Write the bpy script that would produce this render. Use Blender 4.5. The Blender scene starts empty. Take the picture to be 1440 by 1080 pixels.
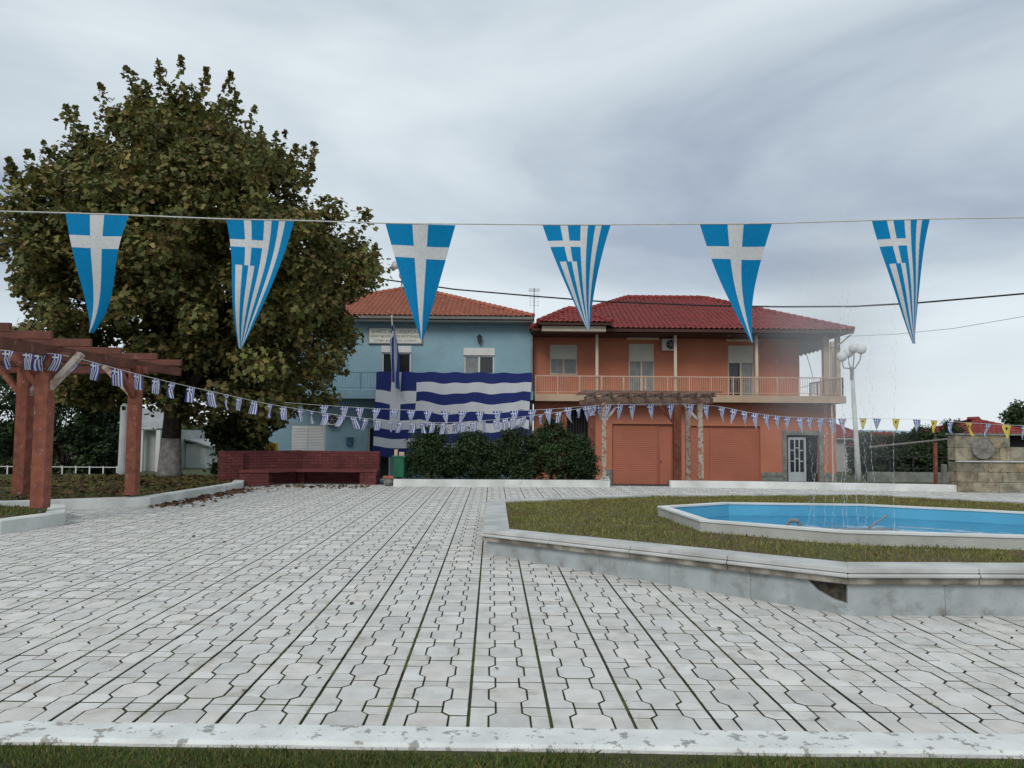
import bpy, math, random
import numpy as np
from mathutils import Matrix, Vector, noise as mn
random.seed(7); rng = np.random.default_rng(11)
R = math.radians
S = bpy.context.scene
COL = S.collection
# ------------------------------------------------------------------ camera
H = 1.7; F = 1100.0; PITCH = math.atan(66/1100); ROLL = 0.008
cam = bpy.data.cameras.new('camera'); camo = bpy.data.objects.new('camera', cam); COL.objects.link(camo)
cam.sensor_width = 36; cam.lens = 36*F/1440; cam.clip_end = 6000; cam.clip_start = 0.05
CM = Matrix.Translation((0, 0, H)) @ Matrix.Rotation(R(90)+PITCH, 4, 'X') @ Matrix.Rotation(ROLL, 4, 'Z')
camo.matrix_world = CM
S.camera = camo
def ray(px, py): return CM.to_3x3() @ Vector(((px-720)/F, (540-py)/F, -1))
def W(px, py, d):          # the point of the plane y = d seen at a pixel
    r = ray(px, py); return Vector((0, 0, H)) + r*(d/r.y)
def G(px, py, z=0):        # the point of the level z seen at a pixel
    r = ray(px, py); return Vector((0, 0, H)) + r*((z-H)/r.z)
# ------------------------------------------------------------------ world and sun
SKYOFF = (2.9, 8.4, 3.8)
SUN_EL, SUN_ROT = R(38), R(200)
wd = bpy.data.worlds.new('World'); S.world = wd; wd.use_nodes = True
nt = wd.node_tree; nt.nodes.clear()
def N(t, ty, **kw):
    n = t.nodes.new(ty)
    for k, v in kw.items(): setattr(n, k, v)
    return n
out = N(nt, 'ShaderNodeOutputWorld')
sky = N(nt, 'ShaderNodeTexSky', sky_type='NISHITA', sun_disc=False, sun_elevation=SUN_EL, sun_rotation=SUN_ROT)
bg1 = N(nt, 'ShaderNodeBackground'); bg1.inputs[1].default_value = 0.1
nt.links.new(sky.outputs[0], bg1.inputs[0])
tc = N(nt, 'ShaderNodeTexCoord'); sep = N(nt, 'ShaderNodeSeparateXYZ'); nt.links.new(tc.outputs['Generated'], sep.inputs[0])
def wm(op, a, b=None):
    n = N(nt, 'ShaderNodeMath', operation=op)
    for i, x in enumerate((a, b)):
        if x is None: continue
        if isinstance(x, (int, float)): n.inputs[i].default_value = x
        else: nt.links.new(x, n.inputs[i])
    return n.outputs[0]
zz = wm('ADD', wm('MAXIMUM', sep.outputs[2], 0.0), 0.22)
cx, cy = wm('DIVIDE', sep.outputs[0], zz), wm('DIVIDE', sep.outputs[1], zz)
cmb = N(nt, 'ShaderNodeCombineXYZ'); nt.links.new(cx, cmb.inputs[0]); nt.links.new(cy, cmb.inputs[1])
mp = N(nt, 'ShaderNodeMapping'); mp.inputs['Location'].default_value = SKYOFF; mp.inputs['Scale'].default_value = (1.5, 1.5, 4.2)
nt.links.new(tc.outputs['Generated'], mp.inputs[0])
ns = N(nt, 'ShaderNodeTexNoise'); ns.inputs['Scale'].default_value = 0.95; ns.inputs['Detail'].default_value = 7; ns.inputs['Roughness'].default_value = 0.5
ns.inputs['Distortion'].default_value = 0.35
nt.links.new(mp.outputs[0], ns.inputs[0])
cr = N(nt, 'ShaderNodeValToRGB')
e = cr.color_ramp.elements; e[0].position = 0.36; e[0].color = (.33, .39, .48, 1); e[1].position = 0.64; e[1].color = (.68, .745, .785, 1)
m_ = e.new(0.48); m_.color = (.52, .59, .645, 1)
nt.links.new(ns.outputs[0], cr.inputs[0])
hz = N(nt, 'ShaderNodeValToRGB')      # overcast skies pale towards the horizon, all round
hz.color_ramp.elements[0].position = 0.0; hz.color_ramp.elements[0].color = (.65,)*3+(1,)
hz.color_ramp.elements[1].position = 0.17; hz.color_ramp.elements[1].color = (0, 0, 0, 1)
nt.links.new(sep.outputs[2], hz.inputs[0])
mxc = N(nt, 'ShaderNodeMixRGB'); mxc.inputs[2].default_value = (.74, .81, .85, 1)
nt.links.new(hz.outputs[0], mxc.inputs[0]); nt.links.new(cr.outputs[0], mxc.inputs[1])
bg2 = N(nt, 'ShaderNodeBackground'); bg2.inputs[1].default_value = 1.0
nt.links.new(mxc.outputs[0], bg2.inputs[0])
mxs = N(nt, 'ShaderNodeMixShader'); mxs.inputs[0].default_value = 0.93
nt.links.new(bg1.outputs[0], mxs.inputs[1]); nt.links.new(bg2.outputs[0], mxs.inputs[2]); nt.links.new(mxs.outputs[0], out.inputs[0])
sl = bpy.data.lights.new('sun', 'SUN'); sl.energy = 1.3; sl.angle = R(25); sl.color = (1, .96, .9)
so = bpy.data.objects.new('sun', sl); COL.objects.link(so)
so.rotation_euler = (R(90)-SUN_EL, 0, math.pi-SUN_ROT)
S.view_settings.view_transform = 'Standard'; S.view_settings.look = 'None'; S.view_settings.exposure = 0.2; S.view_settings.gamma = 1
# ------------------------------------------------------------------ materials
MATS = {}
def mat(name, col, col2=None, scale=3.0, rough=0.8, bump=0.0, bscale=40., lo=.35, hi=.65, detail=6, spec=.3, metal=0, attr=None, trans=0, col3=None, s3=20, l3=.6, h3=.64):
    """noise-mixed principled material; col3 = a third colour in sharp-edged patches (wear); attr = per-piece tint attribute"""
    if name in MATS: return MATS[name]
    m = bpy.data.materials.new(name); m.use_nodes = True; t = m.node_tree
    b = t.nodes['Principled BSDF']; b.inputs['Roughness'].default_value = rough; b.inputs['Metallic'].default_value = metal
    b.inputs['Specular IOR Level'].default_value = spec
    ge = N(t, 'ShaderNodeNewGeometry')
    src = None
    if col2 is None: col2 = tuple(c*.82 for c in col)
    no = N(t, 'ShaderNodeTexNoise'); no.inputs['Scale'].default_value = scale; no.inputs['Detail'].default_value = detail
    t.links.new(ge.outputs['Position'], no.inputs['Vector'])
    ra = N(t, 'ShaderNodeValToRGB'); ra.color_ramp.elements[0].position = lo; ra.color_ramp.elements[1].position = hi
    ra.color_ramp.elements[0].color = (*col2, 1); ra.color_ramp.elements[1].color = (*col, 1)
    t.links.new(no.outputs[0], ra.inputs[0]); src = ra.outputs[0]
    if col3:
        n3 = N(t, 'ShaderNodeTexNoise'); n3.inputs['Scale'].default_value = s3; n3.inputs['Detail'].default_value = 8; n3.inputs['Roughness'].default_value = .65
        t.links.new(ge.outputs['Position'], n3.inputs['Vector'])
        r3 = N(t, 'ShaderNodeValToRGB'); r3.color_ramp.elements[0].position = l3; r3.color_ramp.elements[1].position = h3
        t.links.new(n3.outputs[0], r3.inputs[0])
        mx = N(t, 'ShaderNodeMixRGB'); t.links.new(r3.outputs[0], mx.inputs[0]); t.links.new(src, mx.inputs[1]); mx.inputs[2].default_value = (*col3, 1)
        src = mx.outputs[0]
    if attr:
        at = N(t, 'ShaderNodeAttribute', attribute_name=attr)
        mx = N(t, 'ShaderNodeMixRGB', blend_type='MULTIPLY'); mx.inputs[0].default_value = 1
        t.links.new(src, mx.inputs[1]); t.links.new(at.outputs[0], mx.inputs[2]); src = mx.outputs[0]
    t.links.new(src, b.inputs['Base Color'])
    if bump:
        nb = N(t, 'ShaderNodeTexNoise'); nb.inputs['Scale'].default_value = bscale; nb.inputs['Detail'].default_value = 5
        t.links.new(ge.outputs['Position'], nb.inputs['Vector'])
        bp = N(t, 'ShaderNodeBump'); bp.inputs['Strength'].default_value = bump; bp.inputs['Distance'].default_value = .02
        t.links.new(nb.outputs[0], bp.inputs['Height']); t.links.new(bp.outputs[0], b.inputs['Normal'])
    if trans:
        tr = N(t, 'ShaderNodeBsdfTranslucent'); ms = N(t, 'ShaderNodeMixShader'); ms.inputs[0].default_value = trans
        t.links.new(src, tr.inputs[0]); t.links.new(b.outputs[0], ms.inputs[1]); t.links.new(tr.outputs[0], ms.inputs[2])
        t.links.new(ms.outputs[0], t.nodes['Material Output'].inputs[0])
    MATS[name] = m; return m
def flagmat(name, white, blue, rects, trans=.25):
    """printed cloth: white where uv falls in any of the rects (u0,u1,v0,v1)"""
    m = bpy.data.materials.new(name); m.use_nodes = True; t = m.node_tree; b = t.nodes['Principled BSDF']
    b.inputs['Roughness'].default_value = .85; b.inputs['Specular IOR Level'].default_value = .15
    uv = N(t, 'ShaderNodeUVMap'); se = N(t, 'ShaderNodeSeparateXYZ'); t.links.new(uv.outputs[0], se.inputs[0])
    def mm(op, a, c):
        n = N(t, 'ShaderNodeMath', operation=op)
        for i, x in enumerate((a, c)):
            if isinstance(x, (int, float)): n.inputs[i].default_value = x
            else: t.links.new(x, n.inputs[i])
        return n.outputs[0]
    tot = None
    for (u0, u1, v0, v1) in rects:
        k = mm('MULTIPLY', mm('MULTIPLY', mm('GREATER_THAN', se.outputs[0], u0), mm('LESS_THAN', se.outputs[0], u1)),
               mm('MULTIPLY', mm('GREATER_THAN', se.outputs[1], v0), mm('LESS_THAN', se.outputs[1], v1)))
        tot = k if tot is None else mm('MAXIMUM', tot, k)
    mx = N(t, 'ShaderNodeMixRGB'); mx.inputs[1].default_value = (*blue, 1); mx.inputs[2].default_value = (*white, 1); t.links.new(tot, mx.inputs[0])
    no = N(t, 'ShaderNodeTexNoise'); no.inputs['Scale'].default_value = 60; ge = N(t, 'ShaderNodeNewGeometry'); t.links.new(ge.outputs[0], no.inputs['Vector'])
    mp2 = N(t, 'ShaderNodeMapRange'); mp2.inputs[3].default_value = .8; mp2.inputs[4].default_value = 1.15; t.links.new(no.outputs[0], mp2.inputs[0])
    mu = N(t, 'ShaderNodeMixRGB', blend_type='MULTIPLY'); mu.inputs[0].default_value = 1; t.links.new(mx.outputs[0], mu.inputs[1]); t.links.new(mp2.outputs[0], mu.inputs[2])
    t.links.new(mu.outputs[0], b.inputs['Base Color'])
    tr = N(t, 'ShaderNodeBsdfTranslucent'); ms = N(t, 'ShaderNodeMixShader'); ms.inputs[0].default_value = trans
    t.links.new(mu.outputs[0], tr.inputs[0]); t.links.new(b.outputs[0], ms.inputs[1]); t.links.new(tr.outputs[0], ms.inputs[2])
    t.links.new(ms.outputs[0], t.nodes['Material Output'].inputs[0]); return m
M = dict(
 paver=mat('paver', (.66, .645, .61), (.55, .535, .50), 5.5, .88, .5, 110, attr='tint', detail=12, lo=.3, hi=.62, col3=(.30, .27, .21), s3=3.0, l3=.56, h3=.82),
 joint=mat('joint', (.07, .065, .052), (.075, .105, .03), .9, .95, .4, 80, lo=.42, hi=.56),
 whitewash=mat('whitewash', (.74, .75, .73), (.62, .63, .61), 4, .8, .35, 60, col3=(.33, .32, .29), s3=9, l3=.56, h3=.60),
 whitekerb=mat('whitekerb', (.72, .73, .71), (.52, .53, .50), 1.5, .85, .3, 50, col3=(.22, .2, .17), s3=4, l3=.66, h3=.74),
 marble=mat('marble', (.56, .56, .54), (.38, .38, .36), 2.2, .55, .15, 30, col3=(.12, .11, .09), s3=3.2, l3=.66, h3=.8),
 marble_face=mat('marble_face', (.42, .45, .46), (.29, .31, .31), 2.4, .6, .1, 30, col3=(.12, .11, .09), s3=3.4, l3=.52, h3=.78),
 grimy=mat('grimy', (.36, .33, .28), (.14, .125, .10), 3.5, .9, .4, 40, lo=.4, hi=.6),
 rubble=mat('rubble', (.10, .08, .06), (.03, .026, .02), 14, .95, .8, 60),
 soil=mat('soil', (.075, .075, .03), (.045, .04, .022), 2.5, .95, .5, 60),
 lawnsoil=mat('lawnsoil', (.085, .09, .03), (.10, .075, .04), 1.2, .95, .5, 60, lo=.4, hi=.6),
 street=mat('street', (.09, .09, .088), (.06, .06, .06), .6, .9, .2, 30),
 field=mat('field', (.06, .085, .03), (.085, .08, .04), .15, .95),
 blade=mat('blade', (.145, .175, .055), (.125, .13, .05), 1.1, .7, attr='tint', trans=.2),
 leaf=mat('leaf', (1, 1, 1), (.8, .8, .8), .5, .6, attr='tint', trans=.25, spec=.25),
 bark=mat('bark', (.06, .05, .04), (.025, .02, .017), 7, .95, .8, 25),
 barkwhite=mat('barkwhite', (.24, .23, .22), (.13, .12, .11), 6, .95, .7, 25),
 bluewall=mat('bluewall', (.275, .42, .49), (.24, .375, .44), .7, .9, .2, 60, col3=(.22, .32, .37), s3=1.2, l3=.48, h3=.8),
 orangewall=mat('orangewall', (.52, .195, .12), (.45, .165, .10), .6, .9, .2, 60, col3=(.40, .16, .11), s3=1.1, l3=.48, h3=.8),
 orangeshut=mat('orangeshut', (.43, .145, .09), (.37, .125, .078), .9, .6, .1, 30),
 cream=mat('cream', (.62, .52, .42), (.54, .45, .36), 1.5, .7),
 creamdark=mat('creamdark', (.50, .37, .26), (.42, .31, .21), 1.5, .7),
 rail=mat('rail', (.58, .40, .30), (.50, .33, .25), 3, .5),
 bluerail=mat('bluerail', (.16, .26, .32), None, 3, .5),
 tileorange=mat('tileorange', (.44, .15, .085), (.30, .10, .065), 2.0, .85, .2, 20, lo=.3, hi=.7, detail=10),
 tilered=mat('tilered', (.27, .042, .036), (.19, .03, .028), 2.0, .7, .15, 20),
 soffit=mat('soffit', (.42, .42, .40), None, 2, .8),
 browntrim=mat('browntrim', (.07, .03, .022), None, 3, .7),
 gutter=mat('gutter', (.2, .19, .17), None, 3, .6),
 white=mat('white', (.68, .68, .66), (.6, .6, .58), 2, .5),
 shutter=mat('shutter', (.56, .54, .48), (.5, .48, .43), 2, .5),
 glass=mat('glass', (.025, .03, .032), (.012, .014, .015), 1.2, .06, spec=.6),
 curtain=mat('curtain', (.26, .27, .27), (.18, .19, .19), 3, .3),
 dark=mat('dark', (.012, .012, .012), None, 3, .9),
 iron=mat('iron', (.03, .03, .032), None, 5, .5),
 grey=mat('grey', (.28, .29, .29), (.2, .2, .2), 4, .6),
 stone=mat('stone', (.25, .26, .23), (.15, .155, .14), 4, .9, .5, 25),
 doorgrey=mat('doorgrey', (.46, .50, .53), None, 2, .4),
 redwood=mat('redwood', (.27, .09, .055), (.17, .055, .036), 6, .75, .4, 40, col3=(.30, .2, .15), s3=8, l3=.58, h3=.68),
 beamwood=mat('beamwood', (.16, .06, .042), (.10, .04, .03), 3, .8, .3, 30, col3=(.2, .13, .1), s3=6, l3=.6, h3=.7),
 oldwood=mat('oldwood', (.36, .30, .25), (.26, .12, .08), 9, .85, .4, 30, lo=.42, hi=.5),
 greywood=mat('greywood', (.40, .37, .34), (.3, .2, .16), 9, .85, .4, 30, lo=.42, hi=.5),
 weatherbeam=mat('weatherbeam', (.16, .07, .05), (.19, .15, .12), 7, .85, .4, 30),
 redbrick=mat('redbrick', (.135, .034, .034), (.10, .026, .026), 2.5, .75, .3, 40, attr='tint', col3=(.3, .16, .14), s3=9, l3=.68, h3=.72),
 mortar=mat('mortar', (.07, .015, .018), None, 4, .9),
 bin=mat('bin', (.015, .13, .065), (.012, .10, .05), 4, .5),
 card=mat('card', (.5, .38, .27), None, 6, .8),
 yellow=mat('yellow', (.62, .36, .02), None, 3, .5),
 bluebox=mat('bluebox', (.05, .14, .24), None, 3, .5),
 pooledge=mat('pooledge', (.70, .72, .70), (.58, .6, .58), 2, .7, .2, 40),
 poolwall=mat('poolwall', (.46, .46, .43), (.36, .36, .33), 2.2, .85, .4, 40, col3=(.1, .09, .07), s3=5, l3=.68, h3=.76),
 poolblue=mat('poolblue', (.11, .42, .62), (.095, .37, .56), 1.5, .6),
 lamp=mat('lamp', (.78, .78, .76), (.7, .7, .69), 2, .35),
 pole=mat('pole', (.58, .59, .58), (.48, .49, .48), 3, .6),
 sand=mat('sand', (.34, .295, .215), (.17, .15, .11), 5, .9, .8, 25, attr='tint', detail=10, col3=(.10, .09, .07), s3=9, l3=.56, h3=.7),
 relief=mat('relief', (.27, .25, .22), (.16, .15, .13), 8, .7, .4, 40),
 corrug=mat('corrug', (.42, .43, .43), (.3, .3, .3), 2, .6),
 plaster=mat('plaster', (.45, .47, .45), (.36, .38, .36), 1, .9),
 string=mat('string', (.6, .6, .58), None, 20, .8),
 cable=mat('cable', (.02, .02, .022), None, 20, .7),
 signface=mat('signface', (.70, .69, .62), (.64, .63, .56), 2, .5),
 letter=mat('letter', (.025, .025, .03), None, 2, .6),
 hill=mat('hill', (.30, .37, .43), (.26, .33, .39), .004, 1),  # blue-grey base colour has the distance haze painted into it
)
# water
w = bpy.data.materials.new('water'); w.use_nodes = True; b = w.node_tree.nodes['Principled BSDF']
b.inputs['Base Color'].default_value = (.75, .92, 1, 1); b.inputs['Roughness'].default_value = .04; b.inputs['Transmission Weight'].default_value = 1; b.inputs['IOR'].default_value = 1.33
nb = N(w.node_tree, 'ShaderNodeTexNoise'); nb.inputs['Scale'].default_value = 14; bp = N(w.node_tree, 'ShaderNodeBump'); bp.inputs['Strength'].default_value = .5; bp.inputs['Distance'].default_value = .03
w.node_tree.links.new(nb.outputs[0], bp.inputs['Height']); w.node_tree.links.new(bp.outputs[0], b.inputs['Normal']); M['water'] = w
w = bpy.data.materials.new('spray'); w.use_nodes = True; b = w.node_tree.nodes['Principled BSDF']
b.inputs['Base Color'].default_value = (.9, .93, .95, 1); b.inputs['Roughness'].default_value = .15; b.inputs['Transmission Weight'].default_value = .55; b.inputs['IOR'].default_value = 1.2; M['spray'] = w
w = bpy.data.materials.new('mist'); w.use_nodes = True; w.node_tree.nodes.remove(w.node_tree.nodes['Principled BSDF'])
vp = N(w.node_tree, 'ShaderNodeVolumePrincipled'); vp.inputs['Color'].default_value = (.95, .97, 1, 1); vp.inputs['Density'].default_value = .03
t = w.node_tree; t.links.new(vp.outputs[0], t.nodes['Material Output'].inputs['Volume']); M['mist'] = w
gp = N(t, 'ShaderNodeTexCoord'); se = N(t, 'ShaderNodeVectorMath', operation='LENGTH'); sc = N(t, 'ShaderNodeVectorMath', operation='DIVIDE'); sc.inputs[1].default_value = (1.5, 1.5, 2.7)
t.links.new(gp.outputs['Object'], sc.inputs[0]); t.links.new(sc.outputs[0], se.inputs[0])
fo = N(t, 'ShaderNodeMapRange', interpolation_type='SMOOTHSTEP'); fo.inputs[1].default_value = .05; fo.inputs[2].default_value = .95; fo.inputs[3].default_value = .30; fo.inputs[4].default_value = 0
t.links.new(se.outputs['Value'], fo.inputs[0]); t.links.new(fo.outputs[0], vp.inputs['Density'])
# ------------------------------------------------------------------ builders
def wloc(o):
    v = Vector((0, 0, 0))
    while o is not None: v += o.location; o = o.parent
    return v
def tag(o, label=None, cat=None, group=None, kind=None):
    for k, v in (('label', label), ('category', cat), ('group', group), ('kind', kind)):
        if v: o[k] = v
    return o
def thing(name, label, cat, loc, group=None):
    o = bpy.data.objects.new(name, None); COL.objects.link(o); o.location = loc; o.empty_display_size = .1
    return tag(o, label, cat, group)
class MB:
    def __init__(s): s.v = []; s.f = []; s.c = []; s.uv = []
    def add(s, vs, fs):
        n = len(s.v); s.v += [tuple(v) for v in vs]; s.f += [tuple(i+n for i in f) for f in fs]; return s
    def box(s, x0, x1, y0, y1, z0, z1):
        return s.add([(x, y, z) for x in (x0, x1) for y in (y0, y1) for z in (z0, z1)],
                     [(0, 1, 3, 2), (4, 6, 7, 5), (0, 4, 5, 1), (2, 3, 7, 6), (0, 2, 6, 4), (1, 5, 7, 3)])
    def beam(s, p0, p1, w, h, up=(0, 0, 1)):
        p0, p1 = Vector(p0), Vector(p1); d = (p1-p0).normalized(); u = Vector(up)
        if abs(d.dot(u)) > .95: u = Vector((0, 1, 0))
        a = d.cross(u).normalized(); b = a.cross(d)
        vs = [p+a*sx*w/2+b*sy*h/2 for p in (p0, p1) for sx in (-1, 1) for sy in (-1, 1)]
        return s.add(vs, [(0, 1, 3, 2), (4, 6, 7, 5), (0, 4, 5, 1), (2, 3, 7, 6), (0, 2, 6, 4), (1, 5, 7, 3)])
    def tube(s, pts, rad, seg=8, caps=True):
        pts = [Vector(p) for p in pts]; n = len(pts)
        if isinstance(rad, (int, float)): rad = [rad]*n
        vs = []
        for i, p in enumerate(pts):
            d = (pts[min(i+1, n-1)]-pts[max(i-1, 0)]).normalized(); u = Vector((0, 0, 1)) if abs(d.z) < .9 else Vector((0, 1, 0))
            a = d.cross(u).normalized(); b = a.cross(d)
            vs += [p+(a*math.cos(k*2*math.pi/seg)+b*math.sin(k*2*math.pi/seg))*rad[i] for k in range(seg)]
        fs = [(i*seg+k, i*seg+(k+1) % seg, (i+1)*seg+(k+1) % seg, (i+1)*seg+k) for i in range(n-1) for k in range(seg)]
        if caps: fs += [tuple(range(seg))[::-1], tuple(range((n-1)*seg, n*seg))]
        return s.add(vs, fs)
    def prism(s, poly, z0, z1):
        n = len(poly); zs0 = z0 if isinstance(z0, (list, tuple)) else [z0]*n; zs1 = z1 if isinstance(z1, (list, tuple)) else [z1]*n
        vs = [(p[0], p[1], zs0[i]) for i, p in enumerate(poly)]+[(p[0], p[1], zs1[i]) for i, p in enumerate(poly)]
        return s.add(vs, [tuple(range(n))[::-1], tuple(range(n, 2*n))]+[(i, (i+1) % n, n+(i+1) % n, n+i) for i in range(n)])
    def sphere(s, c, r, nu=12, nv=8, sz=1):
        vs = [(c[0], c[1], c[2]-r*sz)]
        for j in range(1, nv):
            a = -math.pi/2+math.pi*j/nv
            vs += [(c[0]+r*math.cos(a)*math.cos(k*2*math.pi/nu), c[1]+r*math.cos(a)*math.sin(k*2*math.pi/nu), c[2]+r*sz*math.sin(a)) for k in range(nu)]
        vs.append((c[0], c[1], c[2]+r*sz)); L = len(vs)-1
        fs = [(0, 1+(k+1) % nu, 1+k) for k in range(nu)]
        for j in range(nv-2): fs += [(1+j*nu+k, 1+j*nu+(k+1) % nu, 1+(j+1)*nu+(k+1) % nu, 1+(j+1)*nu+k) for k in range(nu)]
        fs += [(L, 1+(nv-2)*nu+k, 1+(nv-2)*nu+(k+1) % nu) for k in range(nu)]
        return s.add(vs, fs)
    def build(s, name, m, parent=None, smooth=False, bevel=0, tint=None):
        off = wloc(parent) if parent else Vector((0, 0, 0))
        me = bpy.data.meshes.new(name); me.from_pydata([(v[0]-off.x, v[1]-off.y, v[2]-off.z) for v in s.v], [], s.f)
        if tint is not None:
            at = me.attributes.new('tint', 'FLOAT_COLOR', 'POINT')
            if not hasattr(tint, '__len__') or len(tint) == 3: tint = [tint]*len(s.v)
            arr = np.ones((len(s.v), 4), np.float32); t = np.array(tint, np.float32)
            arr[:, :3] = t if t.ndim == 2 else t[:, None]; at.data.foreach_set('color', arr.ravel())
        if s.uv:
            ul = me.uv_layers.new(name='UVMap'); li = np.zeros(len(me.loops), np.int32); me.loops.foreach_get('vertex_index', li)
            ul.data.foreach_set('uv', np.array(s.uv, np.float32)[li].ravel())
        me.materials.append(M[m] if isinstance(m, str) else m)
        if smooth: me.shade_smooth()
        me.update()
        o = bpy.data.objects.new(name, me); COL.objects.link(o); o.parent = parent
        if bevel:
            bv = o.modifiers.new('bevel', 'BEVEL'); bv.width = bevel; bv.segments = 2; bv.limit_method = 'ANGLE'
        return o
def npmesh(name, m, V, Fn, corners, tint=None, parent=None, smooth=False):
    """fast mesh: V (n,3), Fn faces each with the same number of corners, given as an index array (k,corners)"""
    me = bpy.data.meshes.new(name); V = np.asarray(V, np.float32)
    if parent: V = V-np.array(wloc(parent), np.float32)
    k = len(Fn); me.vertices.add(len(V)); me.vertices.foreach_set('co', V.ravel())
    me.loops.add(k*corners); me.loops.foreach_set('vertex_index', np.asarray(Fn, np.int32).ravel())
    me.polygons.add(k); me.polygons.foreach_set('loop_start', np.arange(0, k*corners, corners, dtype=np.int32))
    me.update(calc_edges=True)
    if tint is not None:
        at = me.attributes.new('tint', 'FLOAT_COLOR', 'POINT'); a = np.ones((len(V), 4), np.float32); a[:, :3] = tint; at.data.foreach_set('color', a.ravel())
    me.materials.append(M[m])
    o = bpy.data.objects.new(name, me); COL.objects.link(o); o.parent = parent; return o
def unit(v): return v/np.maximum(np.linalg.norm(v, axis=1, keepdims=True), 1e-9)
LEAF = np.array([(0, -.5), (.5, -.28), (.26, .02), (.36, .36), (0, .62), (-.36, .36), (-.26, .02), (-.5, -.28)])
OVAL = np.array([(0, -.5), (.24, -.1), (.16, .3), (0, .55), (-.16, .3), (-.24, -.1)])
def leaves(name, m, C, Nn, size, shape, tint, parent=None):
    n = len(C); k = len(shape); r = rng.normal(size=(n, 3)); a = unit(np.cross(Nn, r)); b = np.cross(Nn, a)
    V = C[:, None]+size[:, None, None]*(a[:, None]*shape[None, :, :1]+b[:, None]*shape[None, :, 1:])
    V += Nn[:, None]*(np.abs(shape[None, :, :1])*size[:, None, None]*rng.uniform(-.3, .5, (n, 1, 1)))
    return npmesh(name, m, V.reshape(-1, 3), np.arange(n*k).reshape(n, k), k, np.repeat(tint, k, axis=0), parent)
def pick(cols, n, jit=.25):
    cols = np.array(cols); c = cols[rng.integers(0, len(cols), n)]
    return c*rng.uniform(1-jit, 1+jit, (n, 1))
def in_poly(x, y, P):
    c = False; n = len(P)
    for i in range(n):
        x0, y0 = P[i][0], P[i][1]; x1, y1 = P[i-1][0], P[i-1][1]
        if (y0 > y) != (y1 > y) and x < (x1-x0)*(y-y0)/(y1-y0)+x0: c = not c
    return c
def offset(P, d):      # inset a closed counter-clockwise polygon by d
    n = len(P); o = []
    for i in range(n):
        p, a, b = (Vector(P[k % n][:2]) for k in (i, i-1, i+1))
        e0 = (p-a).normalized(); e1 = (b-p).normalized(); n0 = Vector((-e0.y, e0.x)); n1 = Vector((-e1.y, e1.x))
        m = (n0+n1).normalized(); o.append(p+m*(d/max(.3, m.dot(n0))))
    return o
def grass(name, poly, zf, n, h, cols, parent=None, wd_=.006):
    P = [(p[0], p[1]) for p in poly]; xs = [p[0] for p in P]; ys = [p[1] for p in P]; pts = []
    while len(pts) < n:
        x, y = random.uniform(min(xs), max(xs)), random.uniform(min(ys), max(ys))
        if in_poly(x, y, P) and mn.noise(Vector((x*1.3, y*1.3, 3)))+.9*random.random() > -.05: pts.append((x, y, zf(x, y)))
    B = np.array(pts); n = len(B); an = rng.uniform(0, 2*math.pi, n); hh = h*rng.uniform(.45, 1.15, n)*np.array([.85+.75*mn.noise(Vector((p[0]*1.9, p[1]*1.9, 5))) for p in pts])
    d = np.stack([np.cos(an), np.sin(an), np.zeros(n)], 1); ln = rng.normal(size=(n, 3))*.35; ln[:, 2] = 1; ln = unit(ln)
    w_ = wd_*(1+B[:, 1:2]*.12)
    mid = B+ln*hh[:, None]*.55; top = B+ln*hh[:, None]+np.stack([rng.normal(size=n), rng.normal(size=n), np.zeros(n)], 1)*.25*hh[:, None]
    V = np.stack([B-d*w_, B+d*w_, mid+d*w_*.7, top, mid-d*w_*.7], 1)
    o = npmesh(name, 'blade', V.reshape(-1, 3), np.arange(n*5).reshape(n, 5), 5, np.repeat(pick(cols, n), 5, axis=0), parent); o['kind'] = 'stuff'
    return o
GREEN = [(1, 1, .9), (.8, 1, .8), (1.25, 1.1, .9), (.65, .8, .7), (1.6, 1.15, 1.1)]
# ------------------------------------------------------------------ terrain
def sm(a, b, x): t = min(1, max(0, (x-a)/(b-a))); return t*t*(3-2*t)
STREET = -.82
def zg(x, y):
    lvl = sm(12.6, 14.5, x)*(1-sm(29, 34, y))+(1-sm(12.6, 14.5, x))*(1-sm(24.9, 27.0, y))
    return STREET+(STREET*-1-.06)*lvl if y > 4.3 else -.2
xs = [-3000, -800, -200, -80, -40, -25, -16, -10, -5, 0, 4, 8, 11, 12, 12.6, 13, 13.5, 14, 14.5, 17, 22, 30, 50, 100, 300, 900, 3000]
ys = [-300, -40, -5, 0, 4.29, 4.31, 10, 18, 24.5, 24.9, 25.4, 25.9, 26.4, 27, 29, 30, 31, 32, 33, 34, 36, 40, 48, 60, 90, 160, 400, 1200, 3500]
m = MB(); m.v = [(x, y, zg(x, y)) for y in ys for x in xs]; nx = len(xs)
m.f = [(j*nx+i, j*nx+i+1, (j+1)*nx+i+1, (j+1)*nx+i) for j in range(len(ys)-1) for i in range(nx-1)]
tag(m.build('ground', 'field'), kind='structure')
m = MB(); m.add([(-60, 27.3, STREET+.01), (12.4, 27.3, STREET+.01), (12.4, 37.9, STREET+.01), (-60, 37.9, STREET+.01)], [(0, 1, 2, 3)])
tag(m.build('street', 'street'), kind='structure')
# hills on the horizon
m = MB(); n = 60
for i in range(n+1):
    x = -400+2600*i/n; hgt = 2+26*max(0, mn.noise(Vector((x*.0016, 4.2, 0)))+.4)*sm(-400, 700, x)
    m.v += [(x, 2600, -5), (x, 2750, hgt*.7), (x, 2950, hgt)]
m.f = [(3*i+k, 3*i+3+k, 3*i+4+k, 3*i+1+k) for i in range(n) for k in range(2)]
tag(m.build('hills', 'hill', smooth=True), kind='structure')
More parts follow.
